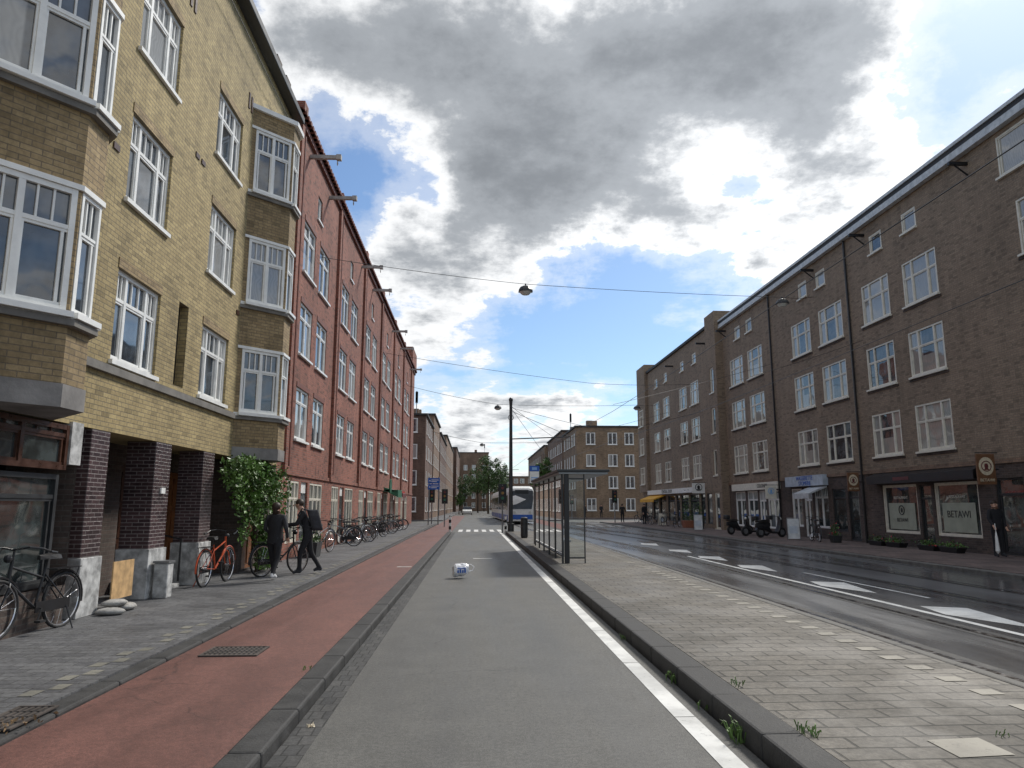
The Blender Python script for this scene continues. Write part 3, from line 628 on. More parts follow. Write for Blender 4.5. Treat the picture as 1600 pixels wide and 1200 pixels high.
s=MB(); s.box(-.1,.1,-.052,-.046,2.93,3.04); s.box(-.14,.14,-.052,-.046,2.6,2.64); s.box(-.14,.1,-.052,-.046,2.52,2.55); s.obj('pictogram',M['lblue'],b)
b=thing('litter_bin','dark cylindrical litter bin on the tram platform','bin',(2.4,34.5,.145))
s=MB(); s.tube([(0,0,0),(0,0,.08),(0,0,.8),(0,0,.85)],[.14,.17,.17,.15],14); s.obj('bin_body',M['dgrey'],b,smooth=False); s=MB(); s.tube([(0,0,.85),(0,0,.93),(0,0,.97)],[.18,.17,.08],14); s.obj('lid',M['black'],b)
b=thing('overhead_line_pole','tall dark steel pole carrying tram wires at the platform end','pole',(2.2,43,.0))
s=MB(); s.tube([(0,0,0),(0,0,.6),(0,0,.62),(0,0,7.6),(0,0,7.9)],[.19,.19,.13,.09,.11],12); s.obj('shaft',M['dgrey'],b)
s=MB(); s.ball((0,0,7.98),.13,.13,.15,0); s.tube([(0,0,5.6),(3.6,0,5.75)],.035); s.tube([(0,0,7.3),(3.6,0,5.78)],.014); s.ring((0,0,6.9),.16,.02,10,5); s.obj('bracket_arm',M['dgrey'],b)
def tlight(label,loc,rotz=0,h=3.3):
    b=thing('traffic_light',label,'traffic light',loc,rotz,group='traffic lights at the crossing')
    s=MB(); s.tube([(0,0,0),(0,0,h)],.05,8); s.obj('post',M['mgrey'],b)
    s=MB(); s.box(-.16,.16,-.18,-.04,h-1.0,h-.05); s.box(-.24,.24,-.035,-.015,h-1.1,h+.05)
    for k in range(3): s.tube([(0,-.3,h-.2-k*.3),(0,-.18,h-.2-k*.3)],[.11,.11],10)
    s.obj('signal_head',M['black'],b)
    for k,mm in enumerate(('maroon','amber','green')):
        s=MB(); s.tube([(0,-.312,h-.2-k*.3),(0,-.303,h-.2-k*.3)],.09,10); s.obj('lens',M[mm],b)
    return b
t0=tlight('black traffic light on a grey post beside the platform end',(1.75,44.2,0),0,2.9)
dup(t0,(-2.3,58,.0),0,'black traffic light beside the cycle path'); dup(t0,(12.9,66,.1),0,'black traffic light at the corner pavement'); dup(t0,(-3.6,63,.1),0,'black traffic light beside the cycle path')
dup(t0,(12.2,90,0),0,'black traffic light at the corner pavement')
for k,(x,y) in enumerate(((-1.45,45.2),(2.0,45.4))):
    b=thing('bollard','black and white banded traffic bollard at the crossing','bollard',(x,y,0),group='banded bollards')
    s=MB(); 
    for q in range(5): s.tube([(0,0,q*.2),(0,0,q*.2+.2)],.075,10,q%2)
    s.obj('post',[M['white'],M['black']],b)
    s=MB(); s.ball((0,0,1.0),.077,.077,.05); s.obj('cap',M['black'],b)
b=thing('direction_sign','blue direction signs with white arrows mounted on a steel post','sign',(-3.7,60,.1))
s=MB(); s.tube([(0,0,0),(0,0,3.9)],.05,8); s.tube([(.8,0,0),(.8,0,3.9)],.05,8); s.obj('post',M['mgrey'],b)
for zz in (2.85,3.35): 
    s=MB(); s.box(-.08,.9,-.1,-.055,zz,zz+.45); s.obj('sign_panel',M['blue'],b,bevel=.01)
    s=MB(); s.box(.2,.8,-.108,-.102,zz+.26,zz+.31); s.box(.2,.65,-.108,-.102,zz+.13,zz+.18); s.poly([(.0,-.107,zz+.22),(.12,-.107,zz+.14),(.12,-.107,zz+.3)]); s.obj('arrow_mark',M['white'],b)
def wire(label,pts,r=.012,sag=.25,grp='overhead span wires'):
    s=MB(); P=[]
    for a,c in zip(pts,pts[1:]):
        for i in range(12):
            t=i/12; P.append((a[0]+(c[0]-a[0])*t,a[1]+(c[1]-a[1])*t,a[2]+(c[2]-a[2])*t-sag*4*t*(1-t)))
    P.append(pts[-1]); s.tube(P,r,5); o=s.obj('overhead_wire',M['black'],label=label,category='wire'); o['group']=grp; return o
wl='thin black span wire across the street between facades'
wire('thin black span wire carrying street lamps across the street',[(-5.5,24.5,10.3),(2.1,29,10.85),(14.6,32.3,11.45),(16.5,33,11.7)],.011,.06)
wire(wl,[(-5.5,44,11.0),(8,48,9.9),(16.5,52,10.6)],.012,.1)
wire(wl,[(-5.5,58,11.3),(1.9,58,9.8),(14.3,62,10.4),(16.5,63,10.6)],.014,.1)
wp_='thin black wire from the pole to the facade'
wire(wp_,[(2.2,43,7.5),(9,46.5,6.4),(16.5,51,8.4)],.012,.05)
wire(wp_,[(2.2,43,7.5),(7.5,70,5.8)],.014,.05)
wire(wp_,[(2.2,43,7.6),(6.5,55,6.6),(16.5,60,9.5)],.012,.05)
wire(wp_,[(5.9,30,5.9),(16.5,38,9.4)],.009,.05); wire(wp_,[(9,24,5.9),(16.5,29.0,8.6)],.009,.05)
wire('thin black cable running along the yellow facade',[(-5.3,6,12.6),(-5.3,20.0,12.4)],.01,.1)
for c0,c1 in ((5.95,4.4),(9.7,7.8)):
    wire('tram contact wire running above the rails',[(railx(y,c0,c1),y,5.6) for y in (-6,12,30,45,60,90,110)],.009,.03,'tram contact wires')
def lamp(loc,label='dark hanging street lamp suspended from the span wire'):
    b=thing('hanging_street_lamp',label,'street lamp',loc,group='street lamps hanging on wires')
    s=MB(); s.tube([(0,0,.02),(0,0,-.08)],.03); s.loft([[(math.cos(a*math.pi/4+.39)*q*1.15,math.sin(a*math.pi/4+.39)*q,zz) for a in range(8)] for q,zz in ((.1,-.08),(.2,-.14),(.27,-.26),(.28,-.34))][::-1]); s.obj('lamp_shade',M['dgrey'],b)
    s=MB(); s.loft([[(math.cos(a*math.pi/4+.39)*q*1.1,math.sin(a*math.pi/4+.39)*q,zz) for a in range(8)] for q,zz in ((.14,-.46),(.25,-.342))]); s.obj('diffuser',M['lampglass'],b); return b
l=lamp((2.1,29,10.85)); dup(l,(14.6,32.3,11.45)); dup(l,(1.9,58,9.8)); dup(l,(14.3,62,10.4))
wire(wl,[(-5.4,92,11),(1.0,92,9.6),(13.6,98,10.4)],.02,.1); dup(l,(1.0,92,9.6)); 
# ================================================================ TRAM
b=thing('tram','white and blue low floor tram running toward the stop','tram',(4.35,65,0),rad(1.0))
def sec(y,w,z0,z1): 
    h=w/2; return [(-h,y,z0),(h,y,z0),(h,y,z0+.9),(h-.02,y,z1-.5),(h-.2,y,z1-.08),(h-.5,y,z1),(-h+.5,y,z1),(-h+.2,y,z1-.08),(-h+.02,y,z1-.5),(-h,y,z0+.9)]
s=MB(); s.loft([sec(.0,1.9,.3,1.3),sec(.12,2.15,.25,2.2),sec(.55,2.3,.22,3.2),sec(1.2,2.4,.2,3.4),sec(9,2.4,.2,3.4)])
for q in range(3): s.loft([sec(9.6+q*9,2.4,.2,3.4),sec(18+q*9,2.4,.2,3.4)]); 
s.obj('body',M['white'],b,smooth=False)
for q in range(3):
    s=MB(); s.loft([sec(9.002+q*9,2.2,.35,3.3),sec(9.598+q*9,2.2,.35,3.3)]); s.obj('bellows',M['rubber'],b)
s=MB(); s.loft([[(-.85,-.03,1.35),(.85,-.03,1.35),(1.0,.08,2.2),(1.02,.42,3.0),(-1.02,.42,3.0),(-1.0,.08,2.2)],[(-.85,.1,1.35),(.85,.1,1.35),(1.0,.25,2.2),(1.02,.6,3.0),(-1.02,.6,3.0),(-1.0,.25,2.2)]]); s.obj('windscreen',M['gd'],b)
for sx in (-1,1):
    for q in range(4):
        y0=1.4 if q==0 else .3+9*q+.0
        s=MB(); s.box(sx*1.2,sx*1.212,y0+.4,9*q+8.8,1.25,2.6); s.obj('side_window',M['gd'],b)
        y0=1.3 if q==0 else .3+9*q+.3
        s=MB(); s.box(sx*1.2,sx*1.209,y0,9*q+8.9,.3,.8); s.obj('blue_livery_band',M['blue'],b)
s=MB(); s.box(-.93,.93,-.035,-.002,.45,.85); s.obj('blue_front_band',M['blue'],b)
for x in (-.7,.7): 
    s=MB(); s.tube([(x,-.06,1.05),(x,.0,1.05)],.12,12); s.obj('headlight',M['lampglass'],b)
s=MB(); s.box(-.6,.6,.28,.46,2.75,3.05); s.obj('destination_display',M['black'],b)
s=MB(); s.tube([(0,14,3.4),(0,15,4.5),(0,14,5.55)],.03); s.box(-.8,.8,13.9,14.1,5.53,5.57); s.obj('pantograph',M['mgrey'],b)
# ================================================================ BICYCLES
def bike(mat,label,loc,rotz):
    b=thing('bicycle',label,'bicycle',loc,rotz,group='parked bicycles along the pavement')
    for x in (-.55,.55):
        w=MB(); w.ring((x,0,.345),.315,.012,32,6,0); w.tube([(x,-.05,.345),(x,.05,.345)],.022,8,0)
        for i in range(18):
            a=2*math.pi*i/18; w.tube([(x,.02*(-1)**i,.345),(x+.31*math.cos(a),0,.345+.31*math.sin(a))],.0016,3,0)
        wo=w.obj('wheel',M['steel'],b); t=MB(); t.ring((x,0,.345),.335,.021,32,8,0); t.obj('tyre',M['rubber'],wo,smooth=True)
    f=MB(); bb=(-.07,0,.3); st=(-.2,0,.78)
    f.tube([bb,st],.016,8); f.tube([(.4,0,.63),(.365,0,.92)],.02,8); f.tube([bb,(.4,0,.66)],.019,8); f.tube([(-.17,0,.66),(.375,0,.83)],.015,8)
    for y in (-.05,.05):
        f.tube([bb,(-.55,y,.345)],.01,6); f.tube([(-.18,y*.4,.7),(-.55,y,.345)],.009,6); f.tube([(.4,y*.6,.64),(.43,y,.6),(.55,y,.345)],.012,6)
    f.ring((-.55,0,.345),.375,.017,16,5,0,20,190); f.ring((.55,0,.345),.375,.017,14,5,0,10,150)
    f.tube([(-.55,.06,.3),(-.5,.22,.0)],.009,5)
    f.obj('frame',mat,b)
    h=MB(); h.tube([(.365,0,.9),(.35,0,1.02)],.013,8); h.tube([(.13,-.29,1.0),(.25,-.28,1.04),(.36,-.2,1.06),(.38,0,1.03),(.36,.2,1.06),(.25,.28,1.04),(.13,.29,1.0)],.012,8)
    h.tube([(.13,-.29,1.0),(.02,-.29,.98)],.017,8); h.tube([(.13,.29,1.0),(.02,.29,.98)],.017,8); h.ball((.44,0,.93),.05,.045,.05); h.obj('handlebar',M['black'],b)
    sd=MB(); sd.loft([[(x,-w,.885),(x,w,.885),(x,w*.8,z),(x,0,z+.012),(x,-w*.8,z)] for x,w,z in ((-.36,.09,.93),(-.28,.11,.945),(-.18,.07,.935),(-.06,.025,.93))]); sd.tube([st,(-.22,0,.89)],.013,6); sd.obj('saddle',M['leather'],b)
    k=MB(); k.box(-.78,-.32,-.07,.07,.745,.757); k.tube([(-.74,-.06,.745),(-.57,-.07,.36)],.006,4); k.tube([(-.74,.06,.745),(-.57,.07,.36)],.006,4); k.obj('luggage_rack',M['black'],b)
    c=MB(); c.prism([(-.6,.06),(-.0,.06),(-.0,.075),(-.6,.075)],.25,.38); c.obj('chain_guard',M['black'],b)
    p=MB(); p.tube([bb,(-.07,.1,.3),(-.0,.11,.16)],.01,5); p.box(-.05,.05,.11,.19,.145,.17); p.tube([bb,(-.07,-.1,.3),(-.14,-.11,.44)],.01,5); p.box(-.19,-.09,-.19,-.11,.43,.455); p.obj('pedals',M['rubber'],b)
    return b
pv=.1
bk=bike(M['black'],'black city bicycle parked against the dark column',(-5.42,9.42,pv),rad(-98))
dup(bk,(-5.55,8.25,pv),rad(-80),'black city bicycle parked beside another at the shopfront')
bo=bike(M['orange'],'orange bicycle leaning near the building entrance',(-5.15,15.1,pv),rad(86))
bm=dup(bk,(-4.38,17.0,pv),rad(60),'black bicycle held by the man in dark clothes')
bg=bike(M['mgrey'],'grey bicycle in the row along the red building',(-4.9,26,pv),rad(60))
dup(bg,(-5.0,24.6,pv),rad(75),'grey bicycle parked by the red facade'); 
y=28.5
for i in range(14):
    src=bk if i%3 else bg
    dup(src,(-4.95+R.uniform(-.2,.15),y,pv),rad(R.choice((40,60,75,205,225,255))+R.uniform(-12,12)),'dark city bicycle parked in the row along the red facade',R.uniform(.94,1.02)); y+=R.uniform(.7,2.1)
bg.location=(-4.85,31.2,pv)
dup(bk,(14.9,31.2,.11),rad(80),'black bicycle parked outside the laundry')
for i in range(5): dup(bk,(14.6+R.uniform(-.2,.2),52+i*3.0,.11),rad(R.uniform(20,160)),'dark bicycle parked outside the shops')
def scooter(label,loc,rotz):
    b=thing('motor_scooter',label,'scooter',loc,rotz,group='motor scooters on the pavement')
    for x in (-.62,.62):
        w=MB(); w.ring((x,0,.25),.19,.06,20,8); wo=w.obj('wheel',M['rubber'],b,smooth=True); w=MB(); w.tube([(x,-.05,.25),(x,.05,.25)],.13,14); w.obj('rim',M['mgrey'],wo)
    s=MB(); s.loft([[(x,-w,z0),(x,w,z0),(x,w*1.05,(z0+z1)/2),(x,w*.6,z1),(x,-w*.6,z1),(x,-w*1.05,(z0+z1)/2)] for x,w,z0,z1 in ((-.9,.05,.5,.68),(-.6,.13,.42,.72),(-.25,.14,.3,.72),(-.12,.12,.24,.5),(.0,.13,.2,.3),(.3,.14,.2,.3),(.42,.15,.22,.6),(.5,.12,.4,.95),(.56,.05,.8,1.0))]); s.obj('body',M['black'],b,bevel=.02)
    s=MB(); s.loft([[(x,-w,.73),(x,w,.73),(x,w*.8,z),(x,-w*.8,z)] for x,w,z in ((-.85,.09,.8),(-.6,.13,.83),(-.2,.11,.8),(-.12,.05,.76))]); s.obj('seat',M['leather'],b)
    s=MB(); s.tube([(.5,0,.9),(.44,0,1.02)],.03); s.tube([(.36,-.3,1.03),(.46,0,1.02),(.36,.3,1.03)],.014); s.tube([(.55,0,.7),(.62,0,.25)],.03); s.obj('handlebar',M['black'],b)
    s=MB(); s.ball((.58,0,.9),.05,.08,.07); s.obj('headlight',M['lampglass'],b)
    s=MB(); s.box(-1.0,-.76,-.15,.15,.82,1.04); s.obj('top_case',M['dgrey'],b,bevel=.04)
    return b
sc=scooter('black motor scooter with a top case parked on the pavement',(14.6,35.2,.11),rad(15)); dup(sc,(14.5,36.9,.11),rad(195)); dup(sc,(14.4,38.8,.11),rad(20))
# ================================================================ PEOPLE
def person(name,label,P,mats,loc,rotz,sc,hairlong=False):
    """P: joint dict; local forward is -Y"""
    names=list(P.keys()); V=[P[n][:3] for n in names]; Rr=[P[n][3] for n in names]; E=[]; ET=[]
    def e(a,b_,t): E.append((names.index(a),names.index(b_))); ET.append(t)
    for a,b_,t in (('pelvis','waist','top'),('waist','chest','top'),('chest','neck','top'),('neck','hl','skin'),('hl','hm','skin'),('hm','ht','skin')): e(a,b_,t)
    for s_ in 'lr':
        for a,b_,t in (('pelvis','hip','leg'),('hip','knee','leg'),('knee','ankle','leg'),('ankle','toe','shoe'),('ankle','heel','shoe')): e(a if a=='pelvis' else a+s_,b_+s_,t)
        for a,b_,t in (('chest','sh','top'),('sh','el','top'),('el','wr','top')): e(a if a=='chest' else a+s_,b_+s_,t)
        w=Vector(P['wr'+s_][:3]); d=(w-Vector(P['el'+s_][:3])).normalized(); sd=d.cross(Vector((0,0,1) if abs(d.z)<.8 else (0,1,0))).normalized(); nn=d.cross(sd)
        V.append(tuple(w+d*.055)); Rr.append(.026); pi=len(V)-1; E.append((names.index('wr'+s_),pi)); ET.append('skin')
        for k,(o,l) in enumerate(((-.027,.07),(-.009,.08),(.009,.076),(.027,.06))):
            V.append(tuple(w+d*.09+sd*o)); Rr.append(.011); V.append(tuple(w+d*(.09+l*.5)+sd*o*1.15+nn*.008)); Rr.append(.009); V.append(tuple(w+d*(.09+l*.85)+sd*o*1.15+nn*.035)); Rr.append(.008)
            q=len(V); E+= [(pi,q-3),(q-3,q-2),(q-2,q-1)]; ET+=['skin']*3
        V.append(tuple(w+d*.05-sd*.045+nn*.01)); Rr.append(.011); V.append(tuple(w+d*.085-sd*.06+nn*.025)); Rr.append(.009); q=len(V); E+=[(pi,q-2),(q-2,q-1)]; ET+=['skin']*2
    me=bpy.data.meshes.new('p'); me.from_pydata(V,E,[]); o=bpy.data.objects.new('p',me); COL.objects.link(o)
    m=o.modifiers.new('s','SKIN'); m.use_smooth_shade=True
    for i,sv in enumerate(me.skin_vertices[0].data): sv.radius=(Rr[i],Rr[i]*(.72 if i<len(names) and names[i] in('chest','waist','pelvis') else 1)); sv.use_root=(i==0)
    o.modifiers.new('u','SUBSURF').levels=2; o.modifiers['u'].render_levels=2
    bpy.context.view_layer.update(); out=bpy.data.meshes.new_from_object(o.evaluated_get(bpy.context.evaluated_depsgraph_get())); bpy.data.objects.remove(o)
    keys=['skin','top','leg','shoe']; out.materials.clear()
    for k in keys: out.materials.append(mats[k])
    VV=[Vector(v) for v in V]
    for pl in out.polygons:
        best=1e9
        for (a,b_),t in zip(E,ET):
            ab=VV[b_]-VV[a]; tt=max(0,min(1,(pl.center-VV[a]).dot(ab)/max(ab.length_squared,1e-9))); dd=(pl.center-VV[a]-ab*tt).length-(Rr[a]*(1-tt)+Rr[b_]*tt)
            if dd<best: best=dd; pl.material_index=keys.index(t)
        pl.use_smooth=True
    root=mk(name,out,None,loc,rotz,label=label,category='person'); root.scale=(sc,)*3
    c=Vector(P['hm'][:3])
    h=MB(); h.ball((c.x,c.y+.028,c.z+.035),.098,.1,.1,0,14,9,.03)
    if hairlong: h.loft([[(c.x+a*.075,c.y+.05+bq*.05,z) for a,bq in ((-1,-.3),(-.6,.8),(.6,.8),(1,-.3))] for z in (c.z-.14,c.z-.02,c.z+.06)])
    h.obj('hair',mats['hair'],root,smooth=True)
    f=MB(); f.tube([(c.x,c.y-.088,c.z+.01),(c.x,c.y-.118,c.z-.03),(c.x,c.y-.09,c.z-.04)],[.008,.014,.008],6); f.obj('nose',mats['skin'],root,smooth=True)
    for sx in (-1,1):
        f=MB(); f.ball((c.x+sx*.095,c.y,c.z-.015),.012,.02,.03); f.obj('ear',mats['skin'],root,smooth=True)
        f=MB(); f.ball((c.x+sx*.033,c.y-.09,c.z+.01),.012,.008,.008); f.obj('eye',M['black'],root)
    f=MB(); f.box(c.x-.024,c.x+.024,c.y-.094,c.y-.08,c.z-.062,c.z-.054); f.obj('mouth',M['terra'],root)
    return root
def joints(ls,rs,la,ra,lean=0.0,head=(0,0)):
    P={}
    def L(n,x,y,z,r): P[n]=(x,y-lean*max(0,z-.9),z,r)
    L('pelvis',0,0,.93,.15);L('waist',0,0,1.08,.14);L('chest',0,0,1.28,.175);L('neck',0,-.0,1.43,.055)
    x,y=head; P['hl']=(x*.5,-lean*.62+y*.5,1.50,.07);P['hm']=(x,-lean*.66+y,1.575,.092);P['ht']=(x,-lean*.7+y,1.63,.07)
    for s_,sx,leg in (('l',1,ls),('r',-1,rs)):
        (ky,kz),(ay,az)=leg
        P['hip'+s_]=(sx*.09,0,.86,.105);P['knee'+s_]=(sx*.095,ky,kz,.065);P['ankle'+s_]=(sx*.1,ay,az,.044);P['toe'+s_]=(sx*.12,ay-.15,az-.055,.034);P['heel'+s_]=(sx*.1,ay+.05,az-.05,.034)
    for s_,sx,arm in (('l',1,la),('r',-1,ra)):
        P['sh'+s_]=(sx*.185,-lean*.45,1.38,.065); P['el'+s_]=arm[0]+(.05,); P['wr'+s_]=arm[1]+(.03,)
    return P
dm={'skin':M['skin'],'top':M['cloth'],'leg':M['cloth'],'shoe':M['cloth2'],'hair':M['hair']}
P=joints(((-.16,.48),(-.16,.09)),((.08,.47),(.3,.12)),((.24,-.26,1.13),(.16,-.50,1.12)),((-.24,-.25,1.12),(-.14,-.50,1.08)),.28,(0,-.06))
man=person('person','man in black clothes with backpack leaning over a bicycle',P,dm,(-3.84,17.25,.1),rad(-78),1.0)
s=MB(); s.loft([[(x*w,y-.28*max(0,z-.9)*1.0,z) for x,y in ((-.15,.10),(.15,.10),(.18,.18),(.13,.36),(-.13,.36),(-.18,.18))] for w,z in ((.8,.98),(1,1.04),(1,1.32),(.7,1.46))]); s.obj('backpack',M['cloth2'],man,bevel=.03)
for x in (-.12,.12):
    s=MB(); s.tube([(x,.06,1.42),(x,-.16,1.48),(x,-.24,1.34),(x,-.16,1.1),(x,.08,1.05)],.018,6); s.obj('backpack_strap',M['cloth2'],man)
wm=dict(dm); wm['shoe']=M['shoe']; wm['top']=M['cloth2']
P=joints(((-.12,.48),(-.24,.1)),((.04,.46),(.24,.16)),((.26,-.03,1.13),(.2,-.2,1.0)),((-.28,.04,1.12),(-.24,-.12,.94)),.06,(.02,-.02))
wo=person('person','woman in black jacket and leggings walking in white shoes',P,wm,(-4.17,15.65,.1),rad(168),.95,True)
s=MB(); s.loft([[(math.cos(a*math.pi/5)*q,math.sin(a*math.pi/5)*q*.75-.02,z) for a in range(10)] for q,z in ((.195,.82),(.18,.98),(.17,1.1),(.195,1.3),(.13,1.42))],0,False); s.obj('jacket',M['cloth'],wo,smooth=True)
P=joints(((-.02,.48),(0,.09)),((.0,.48),(.02,.09)),((.25,.0,1.12),(.22,-.12,.9)),((-.25,-.04,1.12),(-.25,-.2,.95)),.0)
wt=person('person','person in dark clothes standing at the restaurant holding a white umbrella',P,dm,(15.95,21.5,.11),rad(0),1.0)
s=MB(); s.tube([(-.26,-.3,.12),(-.26,-.3,.2),(-.26,-.3,.62),(-.26,-.3,.78)],[.01,.06,.035,.012],8)
s.tube([(-.26,-.3,.78),(-.26,-.29,.98),(-.24,-.26,1.0)],.01,5); u=s.obj('closed_umbrella',M['white'],None,(15.95,21.5,.11),0,label='white closed umbrella held point down in a hand',category='umbrella')
for k,(x,y,ro) in enumerate(((14.2,60,20),(13.8,67,160),(14.5,94,90),(16.5,93.5,10))):
    c=dup(wt,(x,y,.11),rad(ro),'distant pedestrian in dark clothes standing on the pavement')
# ================================================================ SMALL THINGS
bg2=thing('plastic_bag','crumpled white plastic bag with blue print lying on the road','bag',(-.3,17.1,.002),rad(15))
s=MB(); n=16; rings=[]
for i in range(8):
    t=i/7; q=(.8,1,1,.97,1,.96,.9,.7)[i]
    rings.append([(-.16+.34*t+R.uniform(-.012,.012),.15*q*math.cos(2*math.pi*j/n)*(1+R.uniform(-.09,.09)),.16+.15*q*math.sin(2*math.pi*j/n)*(1+R.uniform(-.09,.05))+.05*t) for j in range(n)])
s.loft(rings); s.obj('bag_body',M['bag'],bg2); s=MB(); s.tube([(.17,0,.3),(.26,.02,.3),(.34,.03,.24),(.3,.02,.16),(.17,0,.14)],.01,5); s.obj('handle',M['bag'],bg2)
s=MB()
for k in range(4): s.box(-.1+k*.055,-.07+k*.055,-.168,-.14,.13,.19+.02*(k%2))
s.box(-.1,.1,-.165,-.14,.225,.24); s.obj('printed_mark',M['blue'],bg2)
s=MB(); s.box(-.33,.33,-.01,.01,0,.56); o=s.obj('plywood_board',M['ply'],None,(-5.42,11.75,.25),rad(90),label='plywood board propped between the dark columns',category='board')
for k,(x,y,ro) in enumerate(((-5.2,11.0,20),(-5.22,11.55,100),(-5.3,11.3,60))):
    s=MB(); s.ball((0,0,.05),.2,.12,.055,0,14,8,.09); o=s.obj('sandbag',M['sack'],None,(x,y,.1+(.08 if k==2 else 0)),rad(ro),smooth=True,label='white filled sack lying at the foot of the column',category='sack'); o['group']='sacks by the column'
b=thing('utility_cabinet','narrow grey metal utility cabinet standing beside the column','utility box',(-5.3,12.95,.1))
s=MB(); s.box(-.12,.12,-.12,.12,0,.58); s.obj('cabinet_body',M['plaster'],b,bevel=.02); s=MB(); s.box(-.135,.135,-.135,.135,.582,.62); s.obj('lid',M['mgrey'],b)
def grate(label,loc,w,d,n,rws=2):
    b=thing('drain_grate',label,'drain',loc); s=MB(); s.box(-w/2,w/2,-d/2,d/2,0,.006,1)
    for i in range(n):
        x=-w/2+w*(i+.5)/n
        for j in range(rws):
            y0=-d/2+.02+(d-.04)*j/rws; s.box(x-w/n*.24,x+w/n*.24,y0+.012,y0+(d-.04)/rws-.012,.006,.014)
    s.box(-w/2,w/2,-d/2,-d/2+.02,.006,.016); s.box(-w/2,w/2,d/2-.02,d/2,.006,.016); s.box(-w/2,-w/2+.02,-d/2+.02,d/2-.02,.006,.0155); s.box(w/2-.02,w/2,-d/2+.02,d/2-.02,.006,.0155)
    s.obj('iron_bars',[M['iron'],M['rubber']],b)
grate('rectangular iron drain grate set in the red cycle path',(-2.62,8.45,.056),.62,.5,12,5)
grate('iron gutter grate with leaves beside the pavement kerb',(-3.36,5.8,.103),.3,.6,6,4)
s=MB()
for i in range(26): s.leaf((R.gauss(0,.08),R.gauss(0,.15),R.uniform(.0,.015)),.035)
o=s.obj('fallen_leaves',pm('dry_leaves',(.22,.14,.07),.8,var=.4,scale=20),None,(-3.22,5.65,.125),kind='stuff',label='dry fallen leaves lying around the gutter grate',category='leaves')
for (x,y,zz,n,hh) in ((1.9,5.35,0,26,.16),(2.24,5.0,.145,20,.09),(1.89,7.1,0,14,.12),(1.9,6.2,.0,8,.07),(3.5,4.9,.145,6,.05),(-1.62,7.5,.06,7,.05),(2.24,6.3,.15,8,.06),(1.9,9.3,0,9,.08)):
    s=MB()
    for i in range(n):
        a=R.uniform(0,6.3); l=hh*R.uniform(.5,1.2); dx=math.cos(a)*l*.5; dy=math.sin(a)*l*.5; px,py=R.uniform(-.05,.05),R.uniform(-.09,.09)
        s.poly([(px-.004,py,0),(px+.004,py+.003,0),(px+dx*.6+.005,py+dy*.6,l*.7),(px+dx*.6-.005,py+dy*.6,l*.7)]); s.poly([(px+dx*.6+.005,py+dy*.6,l*.7),(px+dx*.6-.005,py+dy*.6,l*.7),(px+dx,py+dy,l*.75)])
        if i%2: s.leaf((px+dx*.7,py+dy*.7,l*.6),hh*.25)
    o=s.obj('weed_plant',M['grass'],None,(x,y,zz),label='small green weed growing out of the kerb joint',category='weed'); o['group']='weeds in the kerb'
s=MB(); 
for i in range(7): s.leaf((R.uniform(-.02,.02),R.uniform(-.02,.02),.006),.04)
s.obj('paper_litter',M['beige'],None,(-1.22,5.87,.0),label='small crumpled pale paper on the gutter edge',category='litter')
b=thing('climbing_plant','bushy green climbing plant covering the entrance wall','plant',(-5.4,17.2,.1))
s=MB()
for k in range(5): s.tube([(.25,.6+k*.12,0),(.2+R.uniform(-.1,.1),.5+k*.15,.8),(.12,.2+k*.25,1.7),(.1,-.5+k*.3,2.4)],[.03,.025,.02,.01],6)
s.obj('stem',M['bark'],b)
s=MB()
for (cx,cy,cz,rx,ry,rz,n) in ((.25,-.2,2.4,.35,1.6,.3,1300),(.3,.6,2.0,.4,1.0,.6,1300),(.35,.95,1.2,.38,.7,.8,1300),(.25,-1.3,2.2,.3,.5,.35,400),(.35,1.0,.5,.32,.6,.45,700),(.25,.1,1.5,.28,.45,.5,400),(.2,-.7,1.8,.2,.3,.5,250),(.45,1.6,1.9,.3,.4,.7,400),(.2,-.3,1.1,.15,.2,.5,120),(.5,.6,.2,.25,.5,.15,150)):
    for i in range(n):
        v=Vector((R.gauss(0,1),R.gauss(0,1),R.gauss(0,1))).normalized()*(R.random()**.35)*R.uniform(.8,1.15); s.leaf((cx+v.x*rx,cy+v.y*ry,max(.03,cz+v.z*rz)),R.uniform(.06,.12))
s.obj('foliage',M['leaf2'],b)
def planter(label,loc,w,d,h,fol,flow,pm_='terra',n=120):
    b=thing('flower_planter',label,'planter',loc); s=MB(); s.loft([[(x*w/2*q,y*d/2*q,z) for x,y in ((-1,-1),(1,-1),(1,1),(-1,1))] for q,z in ((.8,0),(1,h),(.9,h))]); s.obj('pot',M[pm_],b,bevel=.01)
    s=MB()
    for i in range(n): s.leaf((R.gauss(0,w*.28),R.gauss(0,d*.28),h+abs(R.gauss(0,fol*.5))),.09,1 if R.random()<flow else 0)
    s.obj('foliage',[M['leaf'],M['flower']],b); return b
for x,y in ((15.9,28.0),(15.9,26.8),(15.9,24.8),(15.9,23.6)): planter('low planter with greenery below the restaurant window',(x,y,.11),.35,1.0,.18,.2,.06,'black')
planter('dark pot with a leafy shrub by the shop door',(15.3,30.2,.11),.4,.4,.3,.5,.1,'dgrey'); planter('terracotta pot with a tall shrub outside the corner shop',(15.2,51,.11),.8,.8,.5,1.6,0,'terra',600); planter('dark pot with a tall shrub outside the corner shop',(15.2,48.5,.11),.6,.6,.6,1.2,0,'dgrey',350)
planter('dark box planter with clipped shrub beside the red building',(-4.95,22.8,.1),.5,.8,.45,.25,0,'dgrey',250)
